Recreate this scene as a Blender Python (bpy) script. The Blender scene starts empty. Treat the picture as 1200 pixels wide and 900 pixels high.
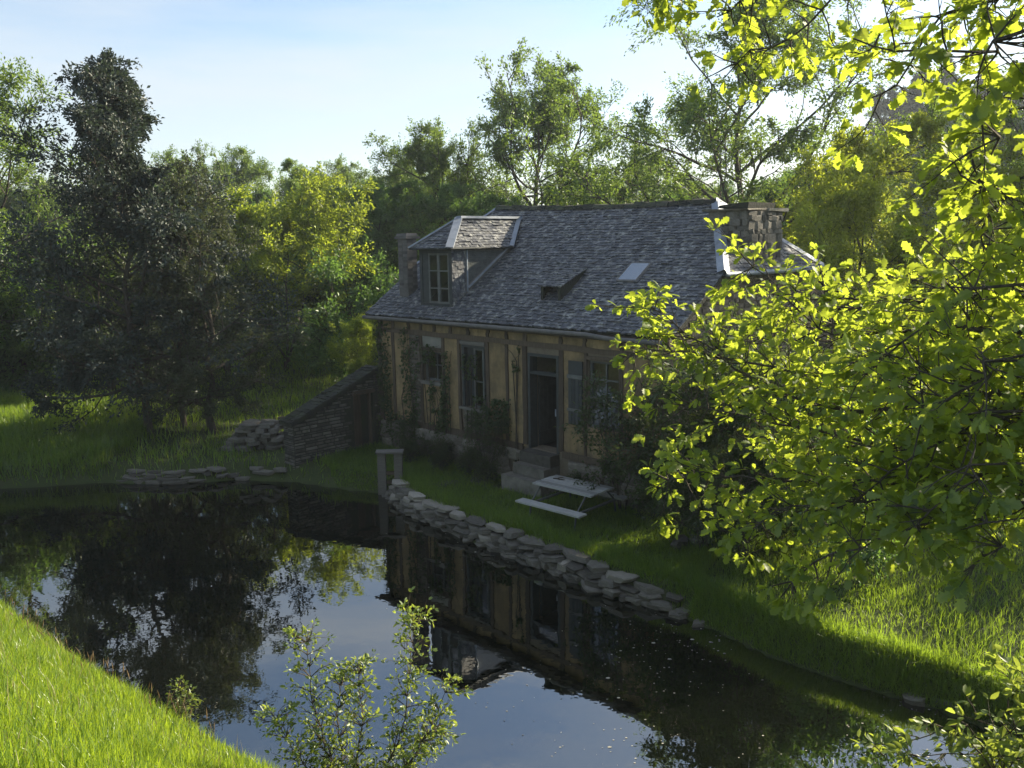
import bpy, math, random
import numpy as np
from mathutils import Matrix, Vector, Quaternion

sc = bpy.context.scene
COL = sc.collection
rad = math.radians

# ------------------------------------------------------------------ camera
PITCH, ROLL, FPX, CAMZ = rad(9.562), rad(-0.865), 1007.0, 6.0
_F = np.array([0, math.cos(PITCH), -math.sin(PITCH)])
_U0 = np.array([0, math.sin(PITCH), math.cos(PITCH)])
_R0 = np.array([1.0, 0, 0])
_R = math.cos(ROLL) * _R0 + math.sin(ROLL) * _U0
_U = -math.sin(ROLL) * _R0 + math.cos(ROLL) * _U0
CAM = np.array([0, 0, CAMZ])
cd = bpy.data.cameras.new('camera')
cd.sensor_fit = 'HORIZONTAL'; cd.sensor_width = 36.0; cd.lens = FPX / 1200 * 36.0
cd.clip_start = 0.05; cd.clip_end = 3000
cam = bpy.data.objects.new('camera', cd); COL.objects.link(cam)
cam.matrix_world = Matrix(((_R[0], _U[0], -_F[0], 0), (_R[1], _U[1], -_F[1], 0), (_R[2], _U[2], -_F[2], CAMZ), (0, 0, 0, 1)))
sc.camera = cam

def ray(u, v): return _F + (u - 600) / FPX * _R - (v - 450) / FPX * _U
def onz(u, v, z):
    d = ray(u, v); return CAM + d * ((z - CAMZ) / d[2])
def aty(u, v, y):
    d = ray(u, v); return CAM + d * (y / d[1])

# ------------------------------------------------------------------ light
SUN_AZ, SUN_EL = rad(60), rad(27)
SKY_STR, SUN_STR, EXPO = 0.08, 5.0, 1.45
S = Vector((math.sin(SUN_AZ) * math.cos(SUN_EL), math.cos(SUN_AZ) * math.cos(SUN_EL), math.sin(SUN_EL)))
sd = bpy.data.lights.new('sun', 'SUN'); sd.energy = SUN_STR; sd.angle = rad(0.5); sd.color = (1.0, 0.88, 0.66)
sun = bpy.data.objects.new('sun', sd); COL.objects.link(sun)
sun.rotation_euler = S.to_track_quat('Z', 'Y').to_euler(); sun.location = (20, 20, 40)
w = bpy.data.worlds.new('World'); sc.world = w; w.use_nodes = True
nt = w.node_tree; nt.nodes.clear()
n_out = nt.nodes.new('ShaderNodeOutputWorld'); n_bg = nt.nodes.new('ShaderNodeBackground')
n_sky = nt.nodes.new('ShaderNodeTexSky'); n_sky.sky_type = 'NISHITA'; n_sky.sun_disc = False
n_sky.sun_elevation = SUN_EL; n_sky.sun_rotation = SUN_AZ; n_sky.air_density = 1.0; n_sky.dust_density = 0.8; n_sky.ozone_density = 1.5
# thin cirrus streaks, laid out by direction on the sky
n_tc = nt.nodes.new('ShaderNodeTexCoord'); n_map = nt.nodes.new('ShaderNodeMapping')
n_map.inputs['Scale'].default_value = (1.3, 2.2, 9.0); n_map.inputs['Rotation'].default_value = (0.12, 0.1, 0.5)
n_noi = nt.nodes.new('ShaderNodeTexNoise'); n_noi.inputs['Scale'].default_value = 1.3; n_noi.inputs['Detail'].default_value = 7; n_noi.inputs['Roughness'].default_value = 0.55
n_ramp = nt.nodes.new('ShaderNodeValToRGB'); n_ramp.color_ramp.elements[0].position = 0.38; n_ramp.color_ramp.elements[1].position = 0.66
n_mul = nt.nodes.new('ShaderNodeMath'); n_mul.operation = 'MULTIPLY'; n_mul.inputs[1].default_value = 0.7
n_mix = nt.nodes.new('ShaderNodeMix'); n_mix.data_type = 'RGBA'; n_mix.inputs[7].default_value = (3.9, 4.15, 4.4, 1)
L = nt.links.new
L(n_tc.outputs['Generated'], n_map.inputs['Vector']); L(n_map.outputs[0], n_noi.inputs['Vector']); L(n_noi.outputs['Fac'], n_ramp.inputs[0])
L(n_ramp.outputs[0], n_mul.inputs[0]); L(n_mul.outputs[0], n_mix.inputs[0]); L(n_sky.outputs[0], n_mix.inputs[6])
L(n_mix.outputs[2], n_bg.inputs['Color']); n_bg.inputs['Strength'].default_value = SKY_STR; L(n_bg.outputs[0], n_out.inputs['Surface'])
sc.view_settings.view_transform = 'Standard'; sc.view_settings.look = 'None'
sc.view_settings.exposure = EXPO; sc.view_settings.gamma = 1.0; sc.view_settings.use_curve_mapping = False
cy = sc.cycles
cy.max_bounces = 8; cy.diffuse_bounces = 3; cy.glossy_bounces = 3; cy.transmission_bounces = 4; cy.transparent_max_bounces = 6
cy.use_denoising = True; cy.sample_clamp_indirect = 6.0; cy.caustics_reflective = False; cy.caustics_refractive = False

# ------------------------------------------------------------------ materials
def nodes(name):
    m = bpy.data.materials.new(name); m.use_nodes = True
    t = m.node_tree; t.nodes.clear()
    return m, t, t.nodes.new('ShaderNodeOutputMaterial')

def N(t, typ, **kw):
    n = t.nodes.new('ShaderNode' + typ)
    for k, v in kw.items():
        if hasattr(n, k): setattr(n, k, v)
        else: n.inputs[k.replace('_', ' ')].default_value = v
    return n

def mixc(t, fac, a, b, blend='MIX'):
    n = t.nodes.new('ShaderNodeMix'); n.data_type = 'RGBA'; n.blend_type = blend
    for sock, v in ((0, fac), (6, a), (7, b)):
        if isinstance(v, (int, float)): n.inputs[sock].default_value = v
        elif isinstance(v, tuple): n.inputs[sock].default_value = (*v, 1)
        else: t.links.new(v, n.inputs[sock])
    return n.outputs[2]

def ramp(t, src, lo, hi):
    n = t.nodes.new('ShaderNodeMapRange'); n.inputs[1].default_value = lo; n.inputs[2].default_value = hi
    t.links.new(src, n.inputs[0]); return n.outputs[0]

def rough_mat(name, c1, c2, rough=0.8, scale=6.0, c3=None, bump=0.3, bscale=None, spec=0.3, c3_at=(0.55, 0.75), c3_scale=1.7, stretch=None, vamt=0.6, metal=0.0):
    """two noise-mixed colours, per-face variation attribute v, optional stain colour c3, fine bump"""
    m, t, out = nodes(name)
    tc = N(t, 'TexCoord'); vec = tc.outputs['Object']
    if stretch:
        mp = N(t, 'Mapping'); mp.inputs['Scale'].default_value = stretch; t.links.new(vec, mp.inputs[0]); vec = mp.outputs[0]
    n1 = N(t, 'TexNoise', Scale=scale, Detail=6.0, Roughness=0.6); t.links.new(vec, n1.inputs['Vector'])
    col = mixc(t, ramp(t, n1.outputs['Fac'], 0.3, 0.7), c1, c2)
    if c3:
        n2 = N(t, 'TexNoise', Scale=c3_scale, Detail=8.0, Roughness=0.7); t.links.new(tc.outputs['Object'], n2.inputs['Vector'])
        col = mixc(t, ramp(t, n2.outputs['Fac'], *c3_at), col, c3)
    if vamt:
        at = N(t, 'Attribute', attribute_name='v')
        mr = N(t, 'MapRange'); mr.inputs[3].default_value = 1 - vamt; mr.inputs[4].default_value = 1 + vamt
        t.links.new(at.outputs['Fac'], mr.inputs[0])
        col = mixc(t, 1.0, col, mr.outputs[0], 'MULTIPLY')
    b = N(t, 'BsdfPrincipled'); b.inputs['Roughness'].default_value = rough; b.inputs['Specular IOR Level'].default_value = spec; b.inputs['Metallic'].default_value = metal
    t.links.new(col, b.inputs['Base Color'])
    if bump:
        n3 = N(t, 'TexNoise', Scale=bscale or scale * 4, Detail=5.0); t.links.new(vec, n3.inputs['Vector'])
        bp = N(t, 'Bump'); bp.inputs['Strength'].default_value = bump; bp.inputs['Distance'].default_value = 0.03
        t.links.new(n3.outputs['Fac'], bp.inputs['Height']); t.links.new(bp.outputs[0], b.inputs['Normal'])
    t.links.new(b.outputs[0], out.inputs[0])
    return m

def leaf_mat(name, c1, c2, trans, tfac=0.45, gloss=0.06, grough=0.4, obvar=0.25):
    m, t, out = nodes(name)
    at = N(t, 'Attribute', attribute_name='v')
    oi = N(t, 'ObjectInfo')
    mr = N(t, 'MapRange'); mr.inputs[3].default_value = 1 - obvar; mr.inputs[4].default_value = 1 + obvar
    t.links.new(oi.outputs['Random'], mr.inputs[0])
    col = mixc(t, at.outputs['Fac'], c1, c2)
    col = mixc(t, 1.0, col, mr.outputs[0], 'MULTIPLY')
    tcol = mixc(t, at.outputs['Fac'], tuple(x * 0.62 for x in trans), trans)
    d = N(t, 'BsdfDiffuse'); t.links.new(col, d.inputs['Color'])
    tr = N(t, 'BsdfTranslucent'); t.links.new(tcol, tr.inputs['Color'])
    ms = N(t, 'MixShader'); ms.inputs[0].default_value = tfac
    t.links.new(d.outputs[0], ms.inputs[1]); t.links.new(tr.outputs[0], ms.inputs[2])
    g = N(t, 'BsdfGlossy'); g.inputs['Roughness'].default_value = grough; g.inputs['Color'].default_value = (1, 1, 1, 1)
    ms2 = N(t, 'MixShader'); ms2.inputs[0].default_value = gloss
    t.links.new(ms.outputs[0], ms2.inputs[1]); t.links.new(g.outputs[0], ms2.inputs[2])
    t.links.new(ms2.outputs[0], out.inputs[0])
    return m

M = {}
M['earth'] = rough_mat('earth', (.035, .05, .014), (.05, .065, .02), 0.95, 1.2, c3=(.05, .042, .026), bump=0.5, bscale=9, vamt=0)
M['slate'] = rough_mat('slate', (.05, .054, .064), (.09, .094, .105), 0.62, 4, c3=(.3, .3, .275), c3_at=(.5, .66), c3_scale=6.5, bump=0.35, bscale=18, spec=.4, vamt=.42)
M['moss_slate'] = rough_mat('moss_slate', (.03, .03, .028), (.045, .05, .03), 0.9, 5, c3=(.04, .055, .02), bump=.5, vamt=.5)
M['zinc'] = rough_mat('zinc', (.2, .225, .265), (.3, .33, .375), 0.55, 6, c3=(.15, .16, .17), c3_scale=5, bump=.1, spec=.4, vamt=.15, metal=.3)
M['daub'] = rough_mat('daub', (.24, .17, .085), (.36, .255, .13), 0.95, 3, stretch=(2.2, 2.2, .5), c3=(.13, .105, .065), c3_scale=2.0, c3_at=(.42, .68), bump=.35, bscale=14, vamt=.22)
M['timber'] = rough_mat('timber', (.065, .048, .033), (.11, .084, .06), 0.85, 5, bump=.4, stretch=(6, 6, .8), vamt=.3)
M['grey_wood'] = rough_mat('grey_wood', (.13, .12, .105), (.19, .175, .15), 0.8, 5, bump=.3, stretch=(1, 6, 6), vamt=.25)
M['pale_wood'] = rough_mat('pale_wood', (.3, .3, .285), (.4, .4, .38), 0.6, 4, c3=(.27, .27, .24), bump=.25, stretch=(1, 6, 6), vamt=.32)
M['frame_paint'] = rough_mat('frame_paint', (.085, .09, .084), (.13, .135, .125), 0.6, 6, bump=.15, vamt=.15)
M['dark_paint'] = rough_mat('dark_paint', (.03, .034, .034), (.05, .056, .055), 0.6, 6, bump=.15, vamt=.2)
M['stone'] = rough_mat('stone', (.11, .096, .076), (.18, .16, .13), 0.9, 5, c3=(.22, .21, .18), c3_scale=4, bump=.5, bscale=16, vamt=.45)
M['wall_stone'] = rough_mat('wall_stone', (.15, .12, .085), (.24, .2, .15), 0.9, 7, c3=(.1, .1, .06), c3_scale=2.2, bump=.5, bscale=20, vamt=.5)
M['bank_stone'] = rough_mat('bank_stone', (.085, .078, .064), (.15, .138, .118), 0.88, 5, c3=(.05, .055, .03), c3_scale=3.1, bump=.5, bscale=18, vamt=.5)
M['pale_stone'] = rough_mat('pale_stone', (.24, .22, .18), (.34, .31, .26), 0.88, 6, c3=(.13, .125, .09), c3_scale=3, bump=.4, bscale=18, vamt=.3)
M['mortar'] = rough_mat('mortar', (.15, .12, .085), (.2, .165, .12), 0.95, 8, bump=.4, vamt=0)
M['old_plaster'] = rough_mat('old_plaster', (.28, .27, .23), (.36, .34, .29), 0.95, 5, c3=(.18, .17, .14), bump=.4, vamt=.3)
M['interior'] = rough_mat('interior', (.02, .018, .016), (.03, .026, .022), 0.95, 3, bump=0, vamt=0)
M['brick_dark'] = rough_mat('brick_dark', (.1, .095, .09), (.15, .14, .13), .9, 6, bump=.4, vamt=.3)
M['bark'] = rough_mat('bark', (.05, .042, .033), (.09, .078, .062), .95, 6, bump=.6, stretch=(3, 3, .7), vamt=0)
M['grey_bark'] = rough_mat('grey_bark', (.14, .135, .12), (.22, .21, .19), .9, 5, bump=.5, vamt=0)
M['twig'] = rough_mat('twig', (.045, .036, .026), (.08, .065, .045), .9, 9, bump=.2, vamt=0)
M['petal'] = rough_mat('petal', (.3, .29, .24), (.42, .4, .34), .7, 9, bump=0, vamt=.4)
M['oak_leaf'] = leaf_mat('oak_leaf', (.045, .1, .02), (.13, .18, .025), (.6, .72, .06), .56, .03, .5, .3)
M['oak_far'] = leaf_mat('oak_far', (.045, .095, .02), (.085, .145, .03), (.3, .44, .05), .45, .04)
M['pale_leaf'] = leaf_mat('pale_leaf', (.07, .13, .03), (.115, .18, .04), (.32, .46, .06), .45, .04)
M['yellow_leaf'] = leaf_mat('yellow_leaf', (.12, .155, .018), (.19, .215, .025), (.6, .68, .05), .54, .03)
M['hazel_leaf'] = leaf_mat('hazel_leaf', (.085, .14, .02), (.14, .2, .03), (.55, .66, .05), .52, .03)
M['mid_leaf'] = leaf_mat('mid_leaf', (.042, .092, .024), (.075, .135, .035), (.24, .42, .06), .43, .04)
M['dark_leaf'] = leaf_mat('dark_leaf', (.024, .038, .032), (.044, .06, .05), (.09, .13, .06), .2, .03, .5)  # bluish, lifted leaf colour: a look of hazy air is put into it
M['grey_leaf'] = leaf_mat('grey_leaf', (.034, .05, .03), (.06, .075, .045), (.16, .2, .06), .3, .025, .5)
M['shrub_leaf'] = leaf_mat('shrub_leaf', (.022, .042, .014), (.045, .07, .022), (.14, .2, .03), .35, .03, .5)
M['sapling_leaf'] = leaf_mat('sapling_leaf', (.08, .14, .025), (.14, .2, .04), (.46, .56, .07), .48, .04, .45)
M['conifer'] = leaf_mat('conifer', (.018, .035, .02), (.03, .05, .026), (.05, .08, .03), .2, .03)
M['grass_sunlit'] = leaf_mat('grass_sunlit', (.085, .16, .018), (.145, .22, .028), (.46, .62, .035), .5, .04, .4)  # brighter copy of the grass; sunlight on the near bank put into its colour
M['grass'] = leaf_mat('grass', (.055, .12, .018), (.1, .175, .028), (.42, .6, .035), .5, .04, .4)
M['straw'] = leaf_mat('straw', (.24, .2, .1), (.32, .27, .14), (.4, .34, .15), .35, .03)
M['seed_head'] = leaf_mat('seed_head', (.17, .12, .07), (.24, .17, .1), (.36, .27, .12), .4, .02)

def water_mat():
    m, t, out = nodes('pond_water')
    tc = N(t, 'TexCoord')
    n1 = N(t, 'TexNoise', Scale=2.2, Detail=3.0, Roughness=.5); t.links.new(tc.outputs['Object'], n1.inputs['Vector'])
    bp = N(t, 'Bump'); bp.inputs['Strength'].default_value = .035; bp.inputs['Distance'].default_value = .06
    t.links.new(n1.outputs['Fac'], bp.inputs['Height'])
    d = N(t, 'BsdfDiffuse'); d.inputs['Color'].default_value = (.003, .004, .0025, 1)
    g = N(t, 'BsdfGlossy'); g.inputs['Roughness'].default_value = .012; g.inputs['Color'].default_value = (1, 1, .98, 1)
    fr = N(t, 'Fresnel'); fr.inputs['IOR'].default_value = 3.3
    t.links.new(bp.outputs[0], g.inputs['Normal']); t.links.new(bp.outputs[0], fr.inputs['Normal'])
    ms = N(t, 'MixShader'); t.links.new(fr.outputs[0], ms.inputs[0]); t.links.new(d.outputs[0], ms.inputs[1]); t.links.new(g.outputs[0], ms.inputs[2])
    t.links.new(ms.outputs[0], out.inputs[0]); return m
M['water'] = water_mat()

def glass_mat():
    m, t, out = nodes('window_glass')
    tr = N(t, 'BsdfTransparent'); tr.inputs['Color'].default_value = (.75, .8, .8, 1)
    g = N(t, 'BsdfGlossy'); g.inputs['Roughness'].default_value = .05
    ms = N(t, 'MixShader'); ms.inputs[0].default_value = .13
    t.links.new(tr.outputs[0], ms.inputs[1]); t.links.new(g.outputs[0], ms.inputs[2]); t.links.new(ms.outputs[0], out.inputs[0]); return m
M['glass'] = glass_mat()

# ------------------------------------------------------------------ mesh helpers
def mesh_np(name, V, F, mat, v=None, smooth=False):
    V = np.asarray(V, np.float32); F = np.asarray(F, np.int32)
    me = bpy.data.meshes.new(name)
    k = F.shape[1]
    me.vertices.add(len(V)); me.vertices.foreach_set('co', V.ravel())
    me.loops.add(F.size); me.loops.foreach_set('vertex_index', F.ravel())
    me.polygons.add(len(F)); me.polygons.foreach_set('loop_start', np.arange(0, F.size, k, dtype=np.int32))
    me.polygons.foreach_set('loop_total', np.full(len(F), k, np.int32))
    if v is not None:
        a = me.attributes.new('v', 'FLOAT', 'FACE'); a.data.foreach_set('value', np.asarray(v, np.float32))
    me.materials.append(mat)
    me.update(calc_edges=True)
    if smooth: me.polygons.foreach_set('use_smooth', np.ones(len(F), bool))
    return me

class MB:
    def __init__(s, seed=0): s.V = []; s.F = []; s.v = []; s.rng = random.Random(seed)
    def face(s, idx, v=.5): s.F.append(idx); s.v.append(v)
    def add(s, pts, faces, v=None):
        b = len(s.V); s.V += [tuple(p) for p in pts]
        v = s.rng.random() if v is None else v
        for f in faces: s.face([b + i for i in f], v)
    def hexa(s, p, v=None):  # 8 points: bottom 4 then top 4
        s.add(p, [(3, 2, 1, 0), (4, 5, 6, 7), (0, 1, 5, 4), (1, 2, 6, 5), (2, 3, 7, 6), (3, 0, 4, 7)], v)
    def box(s, x0, x1, y0, y1, z0, z1, v=None, j=0):
        r = (lambda: s.rng.uniform(-j, j)) if j else (lambda: 0)
        s.hexa([(x + r(), y + r(), z + r()) for z in (z0, z1) for x, y in ((x0, y0), (x1, y0), (x1, y1), (x0, y1))], v)
    def bar(s, a, b, w, h, up=(0, 0, 1), v=None):
        a, b, up = Vector(a), Vector(b), Vector(up); d = (b - a).normalized()
        x = d.cross(up).normalized() * (w / 2); y = x.cross(d).normalized() * (h / 2)
        s.hexa([a - x - y, a + x - y, b + x - y, b - x - y, a - x + y, a + x + y, b + x + y, b - x + y], v)
    def tube(s, pts, rs, n=6, v=None):
        tube_into(s, pts, rs, n, v)
    def mesh(s, name, mat, smooth=False):
        me = bpy.data.meshes.new(name); me.from_pydata([tuple(p) for p in s.V], [], s.F)
        a = me.attributes.new('v', 'FLOAT', 'FACE'); a.data.foreach_set('value', np.array(s.v, np.float32))
        me.materials.append(mat)
        if smooth: me.polygons.foreach_set('use_smooth', np.ones(len(s.F), bool))
        me.update(); return me

def tube_into(mb, pts, rs, n, v=None):
    pts = [Vector(p) for p in pts]; b = len(mb.V); v = .5 if v is None else v
    ref = Vector((0.31, 0.17, 0.93))
    for i, p in enumerate(pts):
        d = (pts[min(i + 1, len(pts) - 1)] - pts[max(i - 1, 0)])
        d = d.normalized() if d.length > 1e-9 else Vector((0, 0, 1))
        x = d.cross(ref)
        if x.length < .1: x = d.cross(Vector((1, 0, 0)))
        x.normalize(); y = d.cross(x)
        for k in range(n):
            a = 2 * math.pi * k / n
            q = p + (x * math.cos(a) + y * math.sin(a)) * rs[i]
            mb.V.append((q.x, q.y, q.z))
    for i in range(len(pts) - 1):
        for k in range(n):
            k2 = (k + 1) % n
            mb.face([b + i * n + k, b + i * n + k2, b + (i + 1) * n + k2, b + (i + 1) * n + k], v)

def obj(name, me, parent=None, loc=None, rot=None, scale=None):
    o = bpy.data.objects.new(name, me); COL.objects.link(o)
    if parent is not None: o.parent = parent
    if loc is not None: o.location = loc
    if rot is not None: o.rotation_euler = rot
    if scale is not None: o.scale = scale
    return o
def tag(o, label=None, cat=None, group=None, kind=None):
    if label: o['label'] = label
    if cat: o['category'] = cat
    if group: o['group'] = group
    if kind: o['kind'] = kind
    return o
def thing(name, label, cat, loc=(0, 0, 0), rz=0, group=None):
    o = bpy.data.objects.new(name, None); COL.objects.link(o); o.empty_display_size = .2
    o.location = loc; o.rotation_euler = (0, 0, rz); return tag(o, label, cat, group)

def smooth01(x): x = np.clip(x, 0, 1); return x * x * (3 - 2 * x)

# ------------------------------------------------------------------ terrain, water
HO = np.array([.707, 19.009]); YAW = -.784
HX = np.array([math.cos(YAW), math.sin(YAW)]); HY = np.array([-math.sin(YAW), math.cos(YAW)])
POND = np.array([(-30, 19), (-16, 20.6), (-12.96, 20.98), (-11.7, 21.06), (-10.57, 21.39), (-8.7, 21.1), (-7.07, 21.44), (-5.45, 21.1), (-3.9, 20.3), (-3.05, 20.0), (-2.33, 18.42), (-1.48, 17.35),
    (-.73, 16.44), (.58, 14.99), (1.68, 13.73), (2.68, 12.96), (3.0, 12.55), (3.65, 11.61), (4.55, 10.77), (5.38, 10.1), (6.03, 9.4), (6.9, 8.9), (7.2, 8.2), (5.5, 7.5), (3, 7.4), (.5, 7.6), (-1.2, 7.9),
    (-2.6, 8.75), (-4.3, 9.95), (-6.0, 11.3), (-8.5, 13.45), (-11, 15.2), (-15, 16), (-24, 15), (-32, 15)], float)

def pond_sd(P):
    d = np.full(len(P), 1e9); inside = np.zeros(len(P), bool)
    for i in range(len(POND)):
        a, b = POND[i], POND[(i + 1) % len(POND)]; ab = b - a
        t = np.clip(((P - a) @ ab) / (ab @ ab), 0, 1)
        d = np.minimum(d, np.hypot(*(P - a - t[:, None] * ab).T))
        c = (a[1] > P[:, 1]) != (b[1] > P[:, 1])
        with np.errstate(divide='ignore', invalid='ignore'):
            inside ^= c & (P[:, 0] < (b[0] - a[0]) * (P[:, 1] - a[1]) / (b[1] - a[1]) + a[0])
    return np.where(inside, -d, d)

def wob(x, y, s, seed):
    r = np.random.RandomState(seed); z = np.zeros_like(x)
    for k in range(6):
        a, ph, f = r.rand() * 6.28, r.rand() * 6.28, s * (1 + .6 * k)
        z += np.sin((x * math.cos(a) + y * math.sin(a)) * f + ph) / (1 + .5 * k)
    return z / 3

def gh(x, y):
    x = np.atleast_1d(np.asarray(x, float)); y = np.atleast_1d(np.asarray(y, float))
    d = pond_sd(np.column_stack([x, y])); dp = np.maximum(d, 0)
    line = 8.9 + (6 - x) * .55
    near = smooth01((line - y + 1.6) / 3.2)
    zn = np.minimum(.12 + .72 * dp, 4.15 + .03 * np.minimum(dp, 20)) ; zn = np.where(zn > 3.7, 3.7 + (zn - 3.7) * .75, zn)
    zn = zn * smooth01(dp / .15)
    right = smooth01((x - 2.8) / 1.0) * smooth01((17 - y) / 3)
    zf = .36 * smooth01(dp / .4) + .03 * np.minimum(dp, 8) + right * .09 * np.minimum(dp, 5)
    zf += smooth01((-x - 8) / 4) * .10 * np.minimum(dp, 4)
    zf += 1.6 * smooth01((y - 30) / 30) + 3 * smooth01((y - 60) / 60)
    zf += 9 * smooth01((x - 15) / 45) * smooth01((y - 25) / 70)
    zf += .035 * wob(x, y, 1.3, 3) * smooth01(dp / .6) + .25 * wob(x, y, .18, 4) * smooth01((y - 24) / 10)
    z = near * zn + (1 - near) * zf
    z = z + .04 * wob(x, y, 2.0, 9) * smooth01(dp / .6)
    return np.where(d > 0, z, -.9 * smooth01(-d / 1.2) - .02)
def g1(x, y): return float(gh(x, y)[0])

def axis(n, k, span):
    t = np.linspace(-1, 1, n); return np.sinh(k * t) / math.sinh(k) * span
gx = axis(331, 5.2, 620) + 0.0; gy = axis(331, 5.2, 620) + 14.0
X, Y = np.meshgrid(gx, gy, indexing='ij')
Z = gh(X.ravel(), Y.ravel())
V = np.column_stack([X.ravel(), Y.ravel(), Z])
n = len(gx); I = np.arange(n * n).reshape(n, n)
Fq = np.column_stack([I[:-1, :-1].ravel(), I[1:, :-1].ravel(), I[1:, 1:].ravel(), I[:-1, 1:].ravel()])
tag(obj('ground', mesh_np('ground', V, Fq, M['earth'], smooth=True)), kind='structure')
mbw = MB(); mbw.add([(-45, 0, 0), (15, 0, 0), (15, 30, 0), (-45, 30, 0)], [(0, 1, 2, 3)])
# water is cut to the pond outline (with a margin below the banks)
c = POND.mean(0)
me = bpy.data.meshes.new('pond_water'); me.from_pydata([(p[0], p[1], 0.0) for p in POND + (POND - np.roll(POND, 1, 0)) * 0], [], [list(range(len(POND)))[::-1]])
me.materials.append(M['water']); me.update()
if me.polygons[0].normal.z < 0: me.flip_normals()
tag(obj('pond_water', me), kind='structure')

# ------------------------------------------------------------------ leaves, grass, trees
def unit(a): return a / np.maximum(np.linalg.norm(a, axis=1, keepdims=True), 1e-9)

def leaves_mesh(name, P, D, L, mat, rng, wr=.5, flat=.8, fold=.18):
    """folded two-triangle leaves at P pointing along D with length L"""
    n = len(P); D = unit(D)
    up = unit(np.column_stack([rng.normal(0, flat, n), rng.normal(0, flat, n), np.ones(n)]))
    side = unit(np.cross(D, up)); nn = np.cross(side, D)
    L = L[:, None]; w = L * wr * .5
    mid = P + D * L * .48 + nn * L * fold
    V = np.stack([P, mid + side * w, P + D * L, mid - side * w], 1).reshape(-1, 3)
    b = np.arange(n)[:, None] * 4
    F = np.stack([b + [0, 1, 2], b + [0, 2, 3]], 1).reshape(-1, 3)
    v = np.repeat(rng.rand(n), 2)
    return mesh_np(name, V, F, mat, v)

def curve_pts(p0, d, length, k, rng, wig, up):
    pts = [np.array(p0, float)]; d = np.array(d, float); d /= np.linalg.norm(d)
    for i in range(k):
        d = d + rng.normal(0, wig, 3) + np.array([0, 0, up]); d /= np.linalg.norm(d)
        pts.append(pts[-1] + d * length / k)
    return np.array(pts)

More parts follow.
